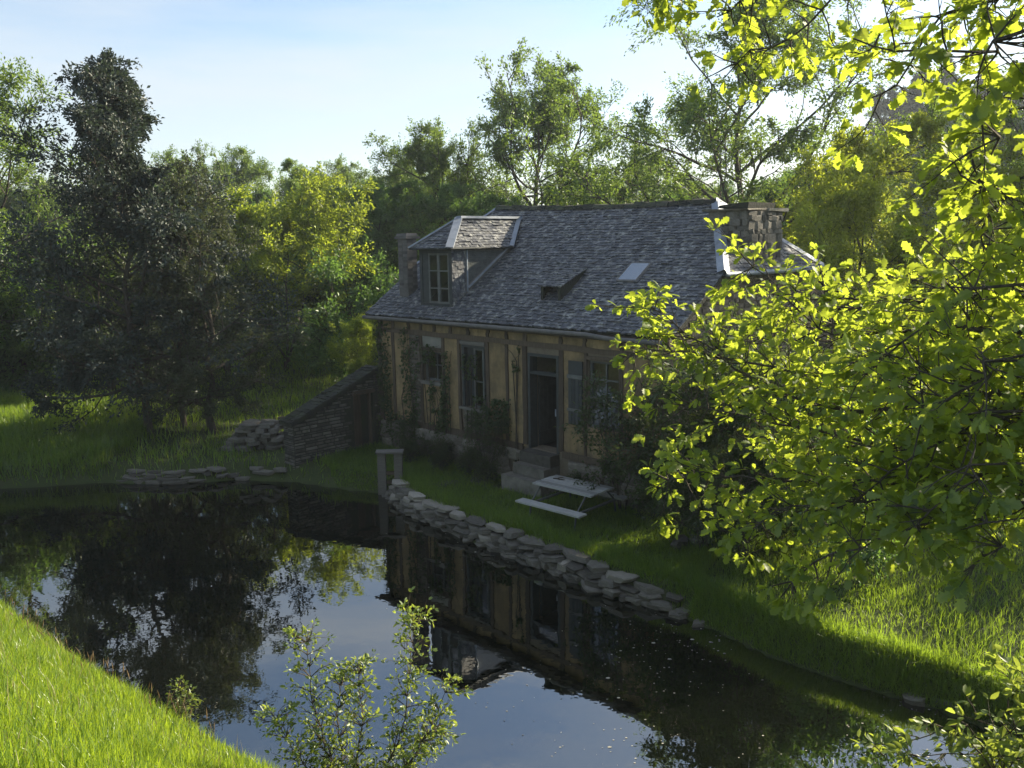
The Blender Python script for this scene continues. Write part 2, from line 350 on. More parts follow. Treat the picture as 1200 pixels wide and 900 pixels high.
def grow_tree(seed, H, r0, cb, spread, n1=16, n2=8, n3=5, lp=36, leaf=.12, shape='round', elev=(5, 65), stems=1, lsig=.22, wig=.16, wr=.5, lean=(0, 0), up=.06, sparse_top=0.0, drop=0.0, lvar=(.7, 1.2)):
    """tapered trunk with limbs, boughs and twigs; returns (branch MB, leaf points, leaf directions, leaf sizes)"""
    rng = np.random.RandomState(seed); mb = MB(seed)
    LP, LD = [], []
    for st in range(stems):
        a0 = rng.rand() * 6.28
        ln = np.array([lean[0], lean[1]]) + (np.array([math.cos(a0), math.sin(a0)]) * (.28 if stems > 1 else .03))
        hh = H * (1 if st == 0 else rng.uniform(.7, 1))
        k = 9; tp = [np.array([0, 0, -.25])]
        for i in range(1, k + 1):
            t = i / k
            tp.append(np.array([ln[0] * hh * t + rng.normal(0, .015) * hh, ln[1] * hh * t + rng.normal(0, .015) * hh, hh * .96 * t]))
        tp = np.array(tp)
        rt = r0 * (1 if stems == 1 else .6)
        tr = [rt * 1.35] + [rt * (1 - .9 * (i / k) ** .9) + .006 for i in range(1, k + 1)]
        mb.tube(tp, tr, 8)
        m1 = max(4, n1 // stems)
        for i in range(m1):
            t = cb + (1 - cb) * (i + rng.rand()) / m1
            f = t * k; j = min(int(f), k - 1); p0 = tp[j] + (tp[j + 1] - tp[j]) * (f - j)
            tt = (t - cb) / (1 - cb)
            sh = {'round': math.sin(math.pi * min(1, .18 + .8 * tt)) ** .7, 'cone': 1.05 - .92 * tt, 'oval': math.sin(math.pi * min(1, .3 + .66 * tt)) ** .6, 'wide': (1 - .6 * tt ** 2), 'spire': (1 - .85 * tt) * .8 + .08, 'dome': (1 - tt ** 1.6) * .9 + .2}[shape]
            ln1 = spread * sh * rng.uniform(*lvar) + .15
            az = a0 + i * 2.39996 + rng.normal(0, .3); el = rad(elev[0] + (elev[1] - elev[0]) * tt + rng.normal(0, 8))
            d = np.array([math.cos(az) * math.cos(el), math.sin(az) * math.cos(el), math.sin(el)])
            b1 = curve_pts(p0, d, ln1, 6, rng, wig, up)
            rr = min(tr[j] * .62, .02 + ln1 * .022)
            mb.tube(b1, [rr * (1 - .8 * q / 6) for q in range(7)], 5)
            for q in range(n2):
                s = .25 + .75 * (q + rng.rand()) / n2; f2 = min(s * 6, 5.999); j2 = int(f2)
                p2 = b1[j2] + (b1[j2 + 1] - b1[j2]) * (f2 - j2); dd = b1[j2 + 1] - b1[j2]; dd /= np.linalg.norm(dd)
                rd = rng.normal(0, 1, 3); rd -= dd * (rd @ dd); rd /= np.linalg.norm(rd)
                d2 = dd * .75 + rd * .9 + np.array([0, 0, .15 - drop])
                ln2 = (ln1 * .42 * (1.15 - .6 * s) + .12) * rng.uniform(.7, 1.3)
                b2 = curve_pts(p2, d2, ln2, 3, rng, wig * 1.3, up)
                mb.tube(b2, [rr * .4, rr * .3, rr * .2, rr * .08], 3)
                for u in range(n3):
                    s3 = .2 + .8 * rng.rand(); f3 = min(s3 * 3, 2.999); j3 = int(f3)
                    p3 = b2[j3] + (b2[j3 + 1] - b2[j3]) * (f3 - j3)
                    d3 = (b2[j3 + 1] - b2[j3]) / max(ln2 / 3, 1e-6) * .8 + rng.normal(0, .7, 3) - np.array([0, 0, drop])
                    ln3 = (ln2 * .45 + .1) * rng.uniform(.6, 1.3)
                    e3 = p3 + d3 / np.linalg.norm(d3) * ln3
                    mb.tube([p3, e3], [rr * .14 + .003, .002], 3)
                    m = max(2, int(lp * rng.uniform(.5, 1.5) * (1 - sparse_top * tt)))
                    tq = rng.rand(m, 1) ** .7
                    pts = p3 + (e3 - p3) * tq + rng.normal(0, lsig * (.35 + .65 * min(1, ln3)), (m, 3))
                    LP.append(pts); LD.append(unit(pts - (p3 - d3 * .2)) + rng.normal(0, .5, (m, 3)) - np.array([0, 0, .25 + drop]))
    P = np.concatenate(LP); D = np.concatenate(LD)
    Ls = leaf * rng.uniform(.65, 1.35, len(P))
    return mb, P, D, Ls, rng

TREE_MESH = {}
def tree_meshes(key, mat, bark='bark', flat=.8, **kw):
    if key not in TREE_MESH:
        wr = kw.get('wr', .5)
        mb, P, D, Ls, rng = grow_tree(**kw)
        TREE_MESH[key] = (mb.mesh(key + '_trunk', M[bark], smooth=True), leaves_mesh(key + '_crown', P, D, Ls, M[mat], rng, wr=wr, flat=flat))
    return TREE_MESH[key]

def plant_tree(name, key, x, y, label, cat='tree', group=None, rz=0.0, s=1.0, z=None, parts=('trunk', 'crown'), sz=None):
    tm, cm = TREE_MESH[key]
    root = thing(name, label, cat, (x, y, (g1(x, y) if z is None else z)), rz, group)
    root.scale = (s, s, sz or s)
    obj(parts[0], tm, root); tag(obj(parts[1], cm, root), kind='stuff')
    return root

def grass_mesh(name, P, Hh, W, mat, rng, lean=.35, bend=.5, wind=(0, 0)):
    """blades: root quad + tip triangle, as three triangles"""
    n = len(P); a = rng.rand(n) * 6.283
    side = np.column_stack([np.cos(a), np.sin(a), np.zeros(n)]) * (W / 2)[:, None]
    az = rng.rand(n) * 6.283; ln = np.abs(rng.normal(0, lean, n))
    dv = np.column_stack([np.cos(az) * ln + wind[0], np.sin(az) * ln + wind[1], np.ones(n)])
    dv = unit(dv)
    mid = P + dv * (Hh * .55)[:, None]
    d2 = dv + np.column_stack([dv[:, 0] * bend * 2, dv[:, 1] * bend * 2, -np.abs(rng.normal(0, .25, n))])
    tip = mid + unit(d2) * (Hh * .45)[:, None]
    V = np.stack([P - side, P + side, mid + side * .8, mid - side * .8, tip], 1).reshape(-1, 3)
    b = np.arange(n)[:, None] * 5
    F = np.stack([b + [0, 1, 2], b + [0, 2, 3], b + [3, 2, 4]], 1).reshape(-1, 3)
    return mesh_np(name, V, F, mat, np.repeat(rng.rand(n), 3))

def in_poly(P, poly):
    poly = np.asarray(poly, float); ins = np.zeros(len(P), bool)
    for i in range(len(poly)):
        a, b = poly[i], poly[(i + 1) % len(poly)]
        c = (a[1] > P[:, 1]) != (b[1] > P[:, 1])
        with np.errstate(divide='ignore', invalid='ignore'):
            ins ^= c & (P[:, 0] < (b[0] - a[0]) * (P[:, 1] - a[1]) / (b[1] - a[1]) + a[0])
    return ins

HOUSE_FOOT = [tuple(HO + HX * a + HY * b) for a, b in ((-7.4, -2.85), (-6.05, -2.85), (-6.05, -.05), (-.9, -.05), (-.9, -.9), (.9, -.9), (.9, -.05), (3.4, -.05), (3.4, 7.6), (-7.4, 7.6))]
def scatter(poly, n, rng, margin=.02, clump=0.0, cs=1.2):
    poly = np.asarray(poly, float); lo, hi = poly.min(0), poly.max(0); out = []; tot = 0
    while tot < n:
        P = rng.uniform(lo, hi, (int(n * 1.5) + 200, 2)); P = P[in_poly(P, poly)]
        P = P[pond_sd(P) > margin]; P = P[~in_poly(P, HOUSE_FOOT)]
        if clump: P = P[rng.rand(len(P)) < 1 - clump * (.5 + .5 * wob(P[:, 0], P[:, 1], cs, 21) * 1.5)]
        out.append(P); tot += len(P)
    P = np.concatenate(out)[:n]
    return np.column_stack([P, gh(P[:, 0], P[:, 1]) - .01])

rng = np.random.RandomState(11)
def grass(name, label, poly, n, h, wid, mat, lean=.35, clump=.4, seed=1, margin=.02, cs=1.2, bend=.5):
    r = np.random.RandomState(seed); P = scatter(poly, n, r, margin, clump, cs)
    patch = .75 + .4 * wob(P[:, 0], P[:, 1], 1.6, seed + 50)
    Hh = r.uniform(h[0], h[1], n) * np.clip(patch, .45, 1.5)
    o = obj(name, grass_mesh(name, P, Hh, r.uniform(wid[0], wid[1], n), M[mat], r, lean, bend))
    return tag(o, label, 'grass', kind='stuff')

grass('bank_grass', 'bright sunlit grass on the steep near bank of the pond', [(-9.6, 14.8), (-8.3, 13.2), (-4.2, 9.8), (-2.4, 8.4), (-.6, 7.7), (-.3, 6), (-2, 4), (-5, 4.2), (-9, 8), (-13, 14)], 90000, (.15, .32), (.006, .012), 'grass_sunlit', .3, .25, 2)
grass('right_bank_grass', 'lush grass on the bank right of the stone edging', [(2.5, 13.2), (2.6, 12.5), (4.0, 10.4), (5.6, 9.0), (7.5, 8.2), (11, 10), (10, 17), (5, 17), (3.2, 15.2)], 56000, (.1, .3), (.006, .012), 'grass', .5, .6, 3)
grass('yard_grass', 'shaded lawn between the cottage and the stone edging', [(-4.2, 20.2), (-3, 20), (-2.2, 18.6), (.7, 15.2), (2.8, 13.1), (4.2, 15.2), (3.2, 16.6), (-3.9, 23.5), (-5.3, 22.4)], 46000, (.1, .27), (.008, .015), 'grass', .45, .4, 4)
EDGE_R = [(2.75, 12.9), (2.9, 12.3), (3.6, 11.4), (4.5, 10.5), (5.4, 9.8), (6.0, 9.2), (6.4, 9.7), (5.7, 10.5), (4.9, 11.2), (4.0, 12.0), (3.4, 12.9), (3.0, 13.3)]
grass('waterside_grass', 'long grass hanging over the waterline of the right bank', EDGE_R, 11000, (.2, .4), (.006, .012), 'grass', .6, .3, 8, margin=.0)
EDGE_W = [(-3.0, 20.5), (-2.0, 18.75), (-1.15, 17.65), (-.4, 16.7), (.9, 15.3), (2.0, 14.05), (3.0, 13.25), (3.2, 13.6), (2.2, 14.4), (1.1, 15.6), (-.2, 17.0), (-.95, 17.95), (-1.8, 19.0), (-2.7, 20.7)]
grass('edging_tufts', 'grass tufts growing behind the coping stones of the edging', EDGE_W, 9000, (.14, .34), (.007, .013), 'grass', .55, .6, 9, cs=3.0)
grass('meadow_grass', 'tall meadow grass on the far bank under the trees', [(-22, 20.5), (-4, 20.5), (-5, 22.5), (-3.8, 23.6), (1, 29), (2, 34), (-8, 40), (-30, 40), (-34, 22)], 60000, (.15, .45), (.014, .03), 'grass', .4, .5, 5, cs=.7)
grass('far_bank_tall_grass', 'tall rough grass along the far bank by the holly', [(-17, 20.6), (-10.6, 21.4), (-10.4, 25), (-12, 27.5), (-20, 28)], 22000, (.35, .75), (.012, .024), 'grass', .35, .3, 6)
grass('dry_stalks', 'pale dry stalks scattered through the near bank grass', [(-9.6, 14.8), (-8.3, 13.2), (-4.2, 9.8), (-2.4, 8.4), (-.6, 7.7), (-.3, 6), (-2, 4), (-5, 4.2), (-9, 8), (-13, 14)], 2600, (.2, .42), (.004, .008), 'straw', .5, .8, 7)
# seed heads along the top of the near bank
r = np.random.RandomState(5); m = 70
t = r.rand(m) ** .8; P = np.column_stack([-8.5 + t * 5.2, 13.35 - t * 4.2]) + np.column_stack([-np.abs(r.normal(0, .25, m)), -np.abs(r.normal(0, .25, m))])
P = P[pond_sd(P) > .03]; mbs = MB(8)
for p in P:
    z = g1(*p); h = r.uniform(.3, .45); lx, ly = r.normal(0, .06, 2)
    mbs.tube([(p[0], p[1], z), (p[0] + lx, p[1] + ly, z + h * .7)], [.002, .002], 3, .2)
    mbs.tube([(p[0] + lx, p[1] + ly, z + h * .68), (p[0] + lx * 1.2, p[1] + ly * 1.2, z + h * .82), (p[0] + lx * 1.5, p[1] + ly * 1.5, z + h)], [.002, .007, .001], 5, r.rand())
tag(obj('sorrel_heads', mbs.mesh('sorrel_heads', M['seed_head'])), 'reddish seed heads standing above the near bank grass', 'grass', kind='stuff')

# ------------------------------------------------------------------ stones
def stone_mesh(seed, mat, sides=None, dome=.35):
    r = random.Random(seed); mb = MB(seed); sides = sides or r.choice((5, 6, 6, 7))
    ang = [2 * math.pi * (k + r.uniform(-.36, .36)) / sides for k in range(sides)]; rr = [r.uniform(.8, 1.2) for _ in ang]
    rings = [(.9, -.5), (1.0, -.3), (.99, .32), (.86, .5)]
    V = []
    for s, z in rings:
        tx, ty = r.uniform(-.05, .05), r.uniform(-.05, .05)
        for a, q in zip(ang, rr): V.append((.5 * q * s * math.cos(a) + tx, .5 * q * s * math.sin(a) + ty, z + r.uniform(-.12, .12)))
    F = [tuple(reversed(range(sides))), tuple(range(3 * sides, 4 * sides))]
    for i in range(3):
        for k in range(sides): F.append((i * sides + k, i * sides + (k + 1) % sides, (i + 1) * sides + (k + 1) % sides, (i + 1) * sides + k))
    mb.add(V, F, r.random()); return mb.mesh('stone', mat)
BANK_STONES = [stone_mesh(100 + i, M['bank_stone']) for i in range(12)]
PALE_STONES = [stone_mesh(140 + i, M['pale_stone']) for i in range(4)]
FOOT_STONES = [stone_mesh(160 + i, M['stone'], sides=6) for i in range(8)]
rs = random.Random(31)

def polyline(pts):
    pts = [np.array(p, float) for p in pts]; seg = [np.linalg.norm(b - a) for a, b in zip(pts, pts[1:])]; T = sum(seg)
    def at(s):
        s = max(0, min(T - 1e-6, s))
        for a, b, l in zip(pts, pts[1:], seg):
            if s <= l: return a + (b - a) * (s / l), (b - a) / l
            s -= l
        return pts[-1], (pts[-1] - pts[-2]) / seg[-1]
    return at, T

# dry stone edging along the pond in front of the cottage
edge = thing('stone_edging', 'rough dry stone edging wall with pale flat coping stones along the pond', 'stone wall', (-.7, 16.5, 0))
at, T = polyline([(-3.05, 19.95), (-2.33, 18.5), (-1.48, 17.4), (-.73, 16.5), (.58, 15.05), (1.68, 13.8), (2.5, 13.15), (2.7, 12.98)])
def put_stone(parent, org, p, ang, lx, ly, lz, z, pool, tilt=.12):
    o = obj('stone', rs.choice(pool), parent, (p[0] - org[0], p[1] - org[1], z - org[2]), (rs.uniform(-tilt, tilt), rs.uniform(-tilt, tilt), ang + rs.uniform(-.25, .25) + rs.choice((0, math.pi))), (lx, ly, lz)); return o
org = (-.7, 16.5, 0)
for row, (z, out, hgt, wmin, wmax) in enumerate(((-.05, .0, .1, .22, .55), (.03, .03, .09, .18, .5), (.11, .06, .09, .22, .6), (.19, .09, .09, .2, .5))):
    s = rs.uniform(0, .2)
    while s < T - .1:
        wd = rs.uniform(wmin, wmax); p, d = at(s + wd / 2); nrm = np.array([-d[1], d[0]]) * -1
        nrm = nrm if (nrm @ np.array([-.7, -.7])) < 0 else -nrm
        f = 1 - .75 * max(0, (s / T - .72) / .28)
        if row < 2 or f > .4:
            put_stone(edge, org, p + nrm * (out + rs.uniform(-.04, .05)), math.atan2(d[1], d[0]), wd * 1.1, rs.uniform(.28, .42), hgt * rs.uniform(.75, 1.35), z * f + hgt * .4 + rs.uniform(-.02, .02), BANK_STONES if rs.random() < .9 else PALE_STONES, .16)
        s += wd * .97
s = .05
while s < T - .3:
    wd = rs.uniform(.36, .85); p, d = at(s + wd / 2); nrm = np.array([d[1], -d[0]]); nrm = nrm if (nrm @ np.array([-.7, -.7])) < 0 else -nrm
    f = 1 - .55 * max(0, (s / T - .75) / .25)
    put_stone(edge, org, p + nrm * rs.uniform(.14, .24), math.atan2(d[1], d[0]), wd * 1.02, rs.uniform(.34, .52), rs.uniform(.06, .11), .335 * f + rs.uniform(-.02, .03), BANK_STONES if rs.random() < .35 else PALE_STONES, .09)
    s += wd * rs.uniform(.9, 1.15)
# low dry stone facing on the far bank
org = (-8, 21.4, 0)
far_edge = thing('stone_facing', 'low dark dry stone facing on the far grassy bank beside the trees', 'stone wall', org)
at, T = polyline([(-10.4, 21.42), (-8.7, 21.14), (-7.07, 21.46), (-5.9, 21.2)])
for row in range(4):
    s = rs.uniform(0, .3)
    while s < T - .2:
        wd = rs.uniform(.25, .7); p, d = at(s + wd / 2)
        if rs.random() < .9 - .5 * (s / T): put_stone(far_edge, org, p + np.array([0, .05 + .05 * row]), math.atan2(d[1], d[0]), wd * 1.1, .35, rs.uniform(.06, .1), .03 + .075 * row, BANK_STONES, .08)
        s += wd
# stones at the water's edge on the right and loose ones on the lawn
for (u, v, z, lx, ly, lz, lab) in ((1062, 806, .0, .36, .3, .13, 'rounded grey stone at the waterline below the right bank grass'), (1108, 826, .0, .55, .34, .13, 'long grey stone at the waterline below the right bank grass'),
        (1072, 822, .0, .3, .26, .09, 'small flat stone wet at the waterline under the right bank'), (798, 636, .5, .5, .34, .26, 'broken brown rock on the lawn by the dark shrubs'),
        (815, 638, .48, .3, .3, .2, 'small rock leaning by the broken brown rock'), (520, 565, .45, .8, .45, .07, 'pale flat paving slab sunk in the lawn near the wooden stand'), (562, 563, .46, .75, .4, .07, 'pale flat paving slab sunk in the lawn near the steps'),
        (467, 562, .42, .5, .4, .1, 'flat stone beside the foot of the wooden stand'), (820, 730, .03, .3, .2, .1, 'small pale stone at the end of the stone edging'), (465, 561, .4, .01, .01, .01, '')):
    if not lab: continue
    p = onz(u, v, z)
    o = obj('loose_stone', rs.choice(BANK_STONES), None, (p[0], p[1], (.015 if v > 800 else max(g1(p[0], p[1]), -.02)) + lz * .2), (rs.uniform(-.1, .1), rs.uniform(-.1, .1), rs.uniform(0, 6)), (lx, ly, lz)); tag(o, lab, 'stone')
# heap of flat stones beside the lean-to
org = (-7.15, 23.4, g1(-7.15, 23.4))
heap = thing('stone_heap', 'low heap of dark flat stones beside the lean-to', 'stone heap', org)
for lay in range(6):
    half = .85 - .1 * lay; x = -half
    while x < half:
        wd = rs.uniform(.28, .5)
        for yy in (-.25, .2): put_stone(heap, (0, 0, 0), (x + wd / 2, yy + rs.uniform(-.1, .1)), 0, wd * 1.1, .45, .13, .06 + .115 * lay, BANK_STONES, .1)
        x += wd * 1.0
# short log on the grass behind the heap
mbl = MB(3); mbl.tube([(-.28, 0, .14), (-.1, .02, .15), (.12, 0, .14), (.3, .03, .15)], [.09, .11, .1, .085], 9); mbl.tube([(.1, 0, .2), (.45, -.1, .3)], [.03, .018], 5)
mbl.add([(-.28 , .09 * math.cos(a), .14 + .09 * math.sin(a)) for a in np.linspace(0, 6.283, 9)[:-1]], [tuple(range(8))])
p = onz(334, 490, .7); tag(obj('short_log', mbl.mesh('short_log', M['bark'], True), None, (p[0], p[1], g1(p[0], p[1]))), 'short dark log lying in sunlit grass behind the stone heap', 'log')

# ------------------------------------------------------------------ cottage
WXL, WXR, DEP = -6.12, 3.35, 7.3
EZ, EY = 4.114, -.25          # eave line
RY, RZL, RZR = 3.767, 6.90, 6.80   # ridge
HZ = 5.33                      # half-hip eave
XL, XR, RXL, RXR = -6.34, 3.6, -5.2, 2.03
cot = thing('cottage', 'old timber framed stone cottage with ochre daub panels and slate roof', 'house', (HO[0], HO[1], 0), YAW)
HOLES = [(-4.2, -3.48, 2.45, 3.2), (-2.7, -1.85, 1.95, 3.48), (-.47, .47, 1.25, 3.46), (1.3, 2.16, 2.0, 3.44)]
def wall_cells(mb, x0, x1, z0, z1, y0, y1, holes, top=None):
    xs = sorted({x0, x1, *[h[0] for h in holes], *[h[1] for h in holes]}); zs = sorted({z0, z1, *[h[2] for h in holes], *[h[3] for h in holes]})
    for a, b in zip(xs, xs[1:]):
        run = None
        for c_, d_ in zip(zs, zs[1:]):
            hole = any(h[0] <= a + 1e-6 and b <= h[1] + 1e-6 and h[2] <= c_ + 1e-6 and d_ <= h[3] + 1e-6 for h in holes)
            if not hole: run = (run[0], d_) if run else (c_, d_)
            if (hole or d_ == zs[-1]) and run: mb.box(a, b, y0, y1, run[0], run[1], .5); run = None
mb = MB(); wall_cells(mb, WXL, WXR, -.2, 4.2, 0, .4, HOLES); obj('front_wall', mb.mesh('front_wall', M['mortar']), cot)
# gable walls (pentagons with clipped top), back wall, floor
def gable(x0, x1):
    pr = [(.402, -.2), (DEP, -.2), (DEP, 4.1), (6.0, 5.2), (1.55, 5.2), (.402, 4.4)]
    mb = MB(); n = len(pr); V = [(x, y, z) for x in (x0, x1) for y, z in pr]
    mb.add(V, [tuple(range(n)), tuple(range(n, 2 * n))[::-1]] + [(i, n + i, n + (i + 1) % n, (i + 1) % n) for i in range(n)], .5); return mb
obj('gable_wall', gable(WXR - .42, WXR - .02).mesh('gable_wall', M['mortar']), cot)
obj('gable_wall', gable(WXL, WXL + .4).mesh('gable_wall', M['mortar']), cot)
mb = MB(); mb.box(WXL + .4, WXR - .42, DEP - .4, DEP, -.2, 4.15, .5); obj('back_wall', mb.mesh('back_wall', M['mortar']), cot)
mb = MB(); mb.box(WXL + .4, WXR - .42, .402, DEP - .402, .8, 1.22, .5); mb.box(WXL + .4, WXR - .42, .402, DEP - .402, 4.0, 4.1, .5); obj('floor_boards', mb.mesh('floor_boards', M['interior']), cot)

# timbers
def post(x, z0, z1, wd=.13, lean=0.0, d=.05, nm='timber_post'):
    mb = MB(int(abs(x) * 977) + int(z0 * 31)); r = mb.rng; k = 3
    for i in range(k):
        a, b = z0 + (z1 - z0) * i / k, z0 + (z1 - z0) * (i + 1) / k
    pts = [(x + lean * i / 4 + r.uniform(-.022, .022), z0 + (z1 - z0) * i / 4) for i in range(5)]
    V = []
    for (px, pz) in pts:
        h = wd * .42 + r.uniform(-.012, .012)
        V += [(px - h, .001, pz), (px - h, -d, pz), (px + h, -d, pz), (px + h, .001, pz)]
    F = [(0, 1, 2, 3), (16, 19, 18, 17)]
    for i in range(4):
        for k in range(4): F.append((i * 4 + k, i * 4 + 4 + k, i * 4 + 4 + (k + 1) % 4, i * 4 + (k + 1) % 4))
    mb.add(V, F); obj(nm, mb.mesh(nm, M['timber']), cot)
def rail(x0, x1, z, hgt=.13, d=.055, dz=0.0, nm='timber_rail'):
    mb = MB(int(abs(x0) * 577 + z * 97)); r = mb.rng; V = []; k = max(2, int((x1 - x0) / .8))
    for i in range(k + 1):
        x = x0 + (x1 - x0) * i / k; zz = z + dz * i / k + r.uniform(-.012, .012); h = hgt / 2 + r.uniform(-.008, .008)
        V += [(x, .001, zz - h), (x, -d, zz - h), (x, -d, zz + h), (x, .001, zz + h)]
    F = [(3, 2, 1, 0), (k * 4, k * 4 + 1, k * 4 + 2, k * 4 + 3)]
    for i in range(k):
        for q in range(4): F.append((i * 4 + q, i * 4 + (q + 1) % 4, i * 4 + 4 + (q + 1) % 4, i * 4 + 4 + q))
    mb.add(V, F); obj(nm, mb.mesh(nm, M['timber']), cot)
RAILZ, TOPZ, SILLZ = 3.66, 4.08, 1.26
rail(WXL, WXR, RAILZ, .12); rail(WXL, WXR, TOPZ, .14, .05, nm='wall_plate'); rail(-4.8, -.62, SILLZ - .02, .15, .07, nm='sill_beam'); rail(.6, WXR, SILLZ, .15, .07, nm='sill_beam'); rail(WXL, -4.85, 1.1, .14, .06, nm='sill_beam')
full = [(-6.05, .16), (-5.42, .12), (-4.26, .1), (-3.4, .12), (-2.78, .12), (-1.77, .13), (-1.13, .12), (-.55, .14), (.55, .14), (3.27, .16)]
for x, wd in full: post(x, SILLZ + .06 if x > -5 else 1.18, RAILZ - .06, wd, lean=rs.uniform(-.03, .03))
for x in (-5.9, -5.4, -4.75, -4.25, -3.72, -3.1, -2.45, -1.75, -1.13, -.52, .55, 1.23, 2.2, 2.9): post(x, RAILZ + .06, TOPZ - .07, .11, nm='short_post')
for x, z0, z1 in ((1.24, SILLZ + .08, RAILZ - .06), (2.22, SILLZ + .08, RAILZ - .06)): post(x, z0, z1, .1, d=.045)
rail(-4.2, -3.46, 3.28, .08, nm='window_lintel'); rail(1.3, 2.16, 3.5, .07, nm='window_lintel')
# daub panels between the timbers
def panel(x0, x1, z0, z1, mat='daub', d=.02):
    mb = MB(int(abs(x0 * 313 + z0 * 71)) + 5); r = mb.rng; nx = max(2, int((x1 - x0) / .16)); nz = max(2, int((z1 - z0) / .18))
    V = []
    for i in range(nx + 1):
        for j in range(nz + 1):
            e = i in (0, nx) or j in (0, nz)
            V.append((x0 + (x1 - x0) * i / nx, -(d + (0 if e else r.uniform(-.004, .016))), z0 + (z1 - z0) * j / nz))
    F = [(i * (nz + 1) + j, (i + 1) * (nz + 1) + j, (i + 1) * (nz + 1) + j + 1, i * (nz + 1) + j + 1) for i in range(nx) for j in range(nz)]
    b = len(V); V += [(x0, .001, z0), (x1, .001, z0), (x1, .001, z1), (x0, .001, z1)]
    q = [0, nx * (nz + 1), nx * (nz + 1) + nz, nz]
    for k in range(4): F.append((q[k], b + k, b + (k + 1) % 4, q[(k + 1) % 4]))
    mb.add(V, F); obj('daub_panel' if mat == 'daub' else 'plaster_panel', mb.mesh('daub_panel', M[mat], True), cot)
xs = [-6.0, -5.9, -5.4, -4.75, -4.25, -3.72, -3.1, -2.45, -1.75, -1.13, -.52, .55, 1.23, 2.2, 2.9, 3.3]
for a, b in zip(xs[1:], xs[2:]): panel(a, b, RAILZ, TOPZ)
for a, b, z0, z1, mt in ((-6.05, -5.42, 1.1, RAILZ, 'daub'), (-5.42, -4.78, 1.1, RAILZ, 'daub'), (-4.26, -3.4, SILLZ, 2.42, 'daub'), (-4.24, -3.42, 3.32, RAILZ, 'old_plaster'), (-3.4, -2.78, SILLZ, RAILZ, 'daub'),
        (-1.77, -1.13, SILLZ, RAILZ, 'daub'), (-1.13, -.55, SILLZ, RAILZ, 'daub'), (.55, 1.24, SILLZ, RAILZ, 'daub'), (1.24, 2.22, SILLZ, 1.98, 'daub'), (2.22, 3.27, SILLZ, RAILZ, 'daub')): panel(a, b, z0, z1, mt)

# masonry in one plane: irregular stones proud of the mortar
def masonry(mb, u0, u1, z0, z1, place, rh=(.1, .17), wd=(.14, .34), d=.03, keep=lambda u, z: True, gap=.012):
    r = mb.rng; z = z0
    while z < z1 - .03:
        h = min(r.uniform(*rh), z1 - z); u = u0 + r.uniform(-.1, 0)
        while u < u1:
            w_ = r.uniform(*wd); a, b = max(u, u0), min(u + w_, u1)
            if b - a > .04 and keep((a + b) / 2, z + h / 2) and keep(a, z + h / 2) and keep(b, z + h / 2):
                q = lambda: r.uniform(-.018, .018)
                dd = d * r.uniform(.5, 1.6); g = gap
                outer = [(a + g + q() * .3, z + g), (b - g + q() * .3, z + g), (b - g + q() * .3, z + h - g), (a + g + q() * .3, z + h - g)]
                inner = [(a + g + .012 + q() * .5, z + g + .012), (b - g - .012 + q() * .5, z + g + .012 + q() * .4), (b - g - .012, z + h - g - .012), (a + g + .012, z + h - g - .012 + q() * .4)]
                mb.add([place(x, zz, -.002) for x, zz in outer] + [place(x, zz, dd) for x, zz in inner], [(4, 5, 6, 7), (0, 1, 5, 4), (1, 2, 6, 5), (2, 3, 7, 6), (3, 0, 4, 7)])
            u += w_
        z += h
# right gable masonry
mb = MB(41)
def keep_g(y, z):
    if z < 4.1: return .0 < y < DEP
    return (y + .25) * .7 + 4.05 > z + .05 and (DEP + .25 - y) * .7 + 4.05 > z + .05 and z < 5.18
masonry(mb, 0.0, DEP, .2, 5.2, lambda y, z, d: (WXR - .02 + d, y, z), keep=keep_g, rh=(.06, .15), wd=(.09, .32), d=.035)
tag(obj('gable_masonry', mb.mesh('gable_masonry', M['wall_stone']), cot), kind='stuff')
# plinth stones, each its own part
z0 = .25
for zrow, hrow in ((.2, .26), (.46, .24), (.7, .24), (.94, .22)):
    x = -6.0 + rs.uniform(-.15, 0)
    while x < 3.3:
        wd = rs.uniform(.3, .62)
        if not (-.95 < x + wd / 2 < .95 and zrow < 1.2) and x + wd < 3.4:
            o = obj('plinth_stone', rs.choice(FOOT_STONES), cot, (x + wd / 2, -.02 + rs.uniform(-.015, .02), zrow + hrow / 2), (rs.uniform(-.05, .05), rs.uniform(-.06, .06), rs.choice((0, math.pi))), (wd * 1.12, .3, hrow * 1.08))
        x += wd
# column of thin stones left of the small window
mb = MB(43); masonry(mb, -4.74, -4.33, 1.2, 3.6, lambda x, z, d: (x, -.004 - d, z), rh=(.06, .11), wd=(.12, .3), d=.03); tag(obj('stone_pier', mb.mesh('stone_pier', M['stone']), cot), kind='stuff')
# slanted rubble below the tall window
mb = MB(44); r = mb.rng
for i in range(13):
    for j in range(6):
        cx, cz = -2.68 + .07 * i + r.uniform(-.02, .02), 1.38 + .095 * j + r.uniform(-.015, .015); a = .5 + r.uniform(-.15, .15)
        if -2.7 < cx - .03 and cx + .05 < -1.86:
            dx, dz = math.cos(a), math.sin(a); l, hh = .045, .03
            c4 = [(cx - dx * l + dz * hh, cz - dz * l - dx * hh), (cx + dx * l + dz * hh, cz + dz * l - dx * hh), (cx + dx * l - dz * hh, cz + dz * l + dx * hh), (cx - dx * l - dz * hh, cz - dz * l + dx * hh)]
            t_ = r.uniform(.02, .05); mb.hexa([(x, .002, z) for x, z in c4] + [(x, -t_, z) for x, z in c4])
tag(obj('rubble_infill', mb.mesh('rubble_infill', M['stone']), cot), 'slanted rubble stones filling the wall below the tall window', kind='stuff')

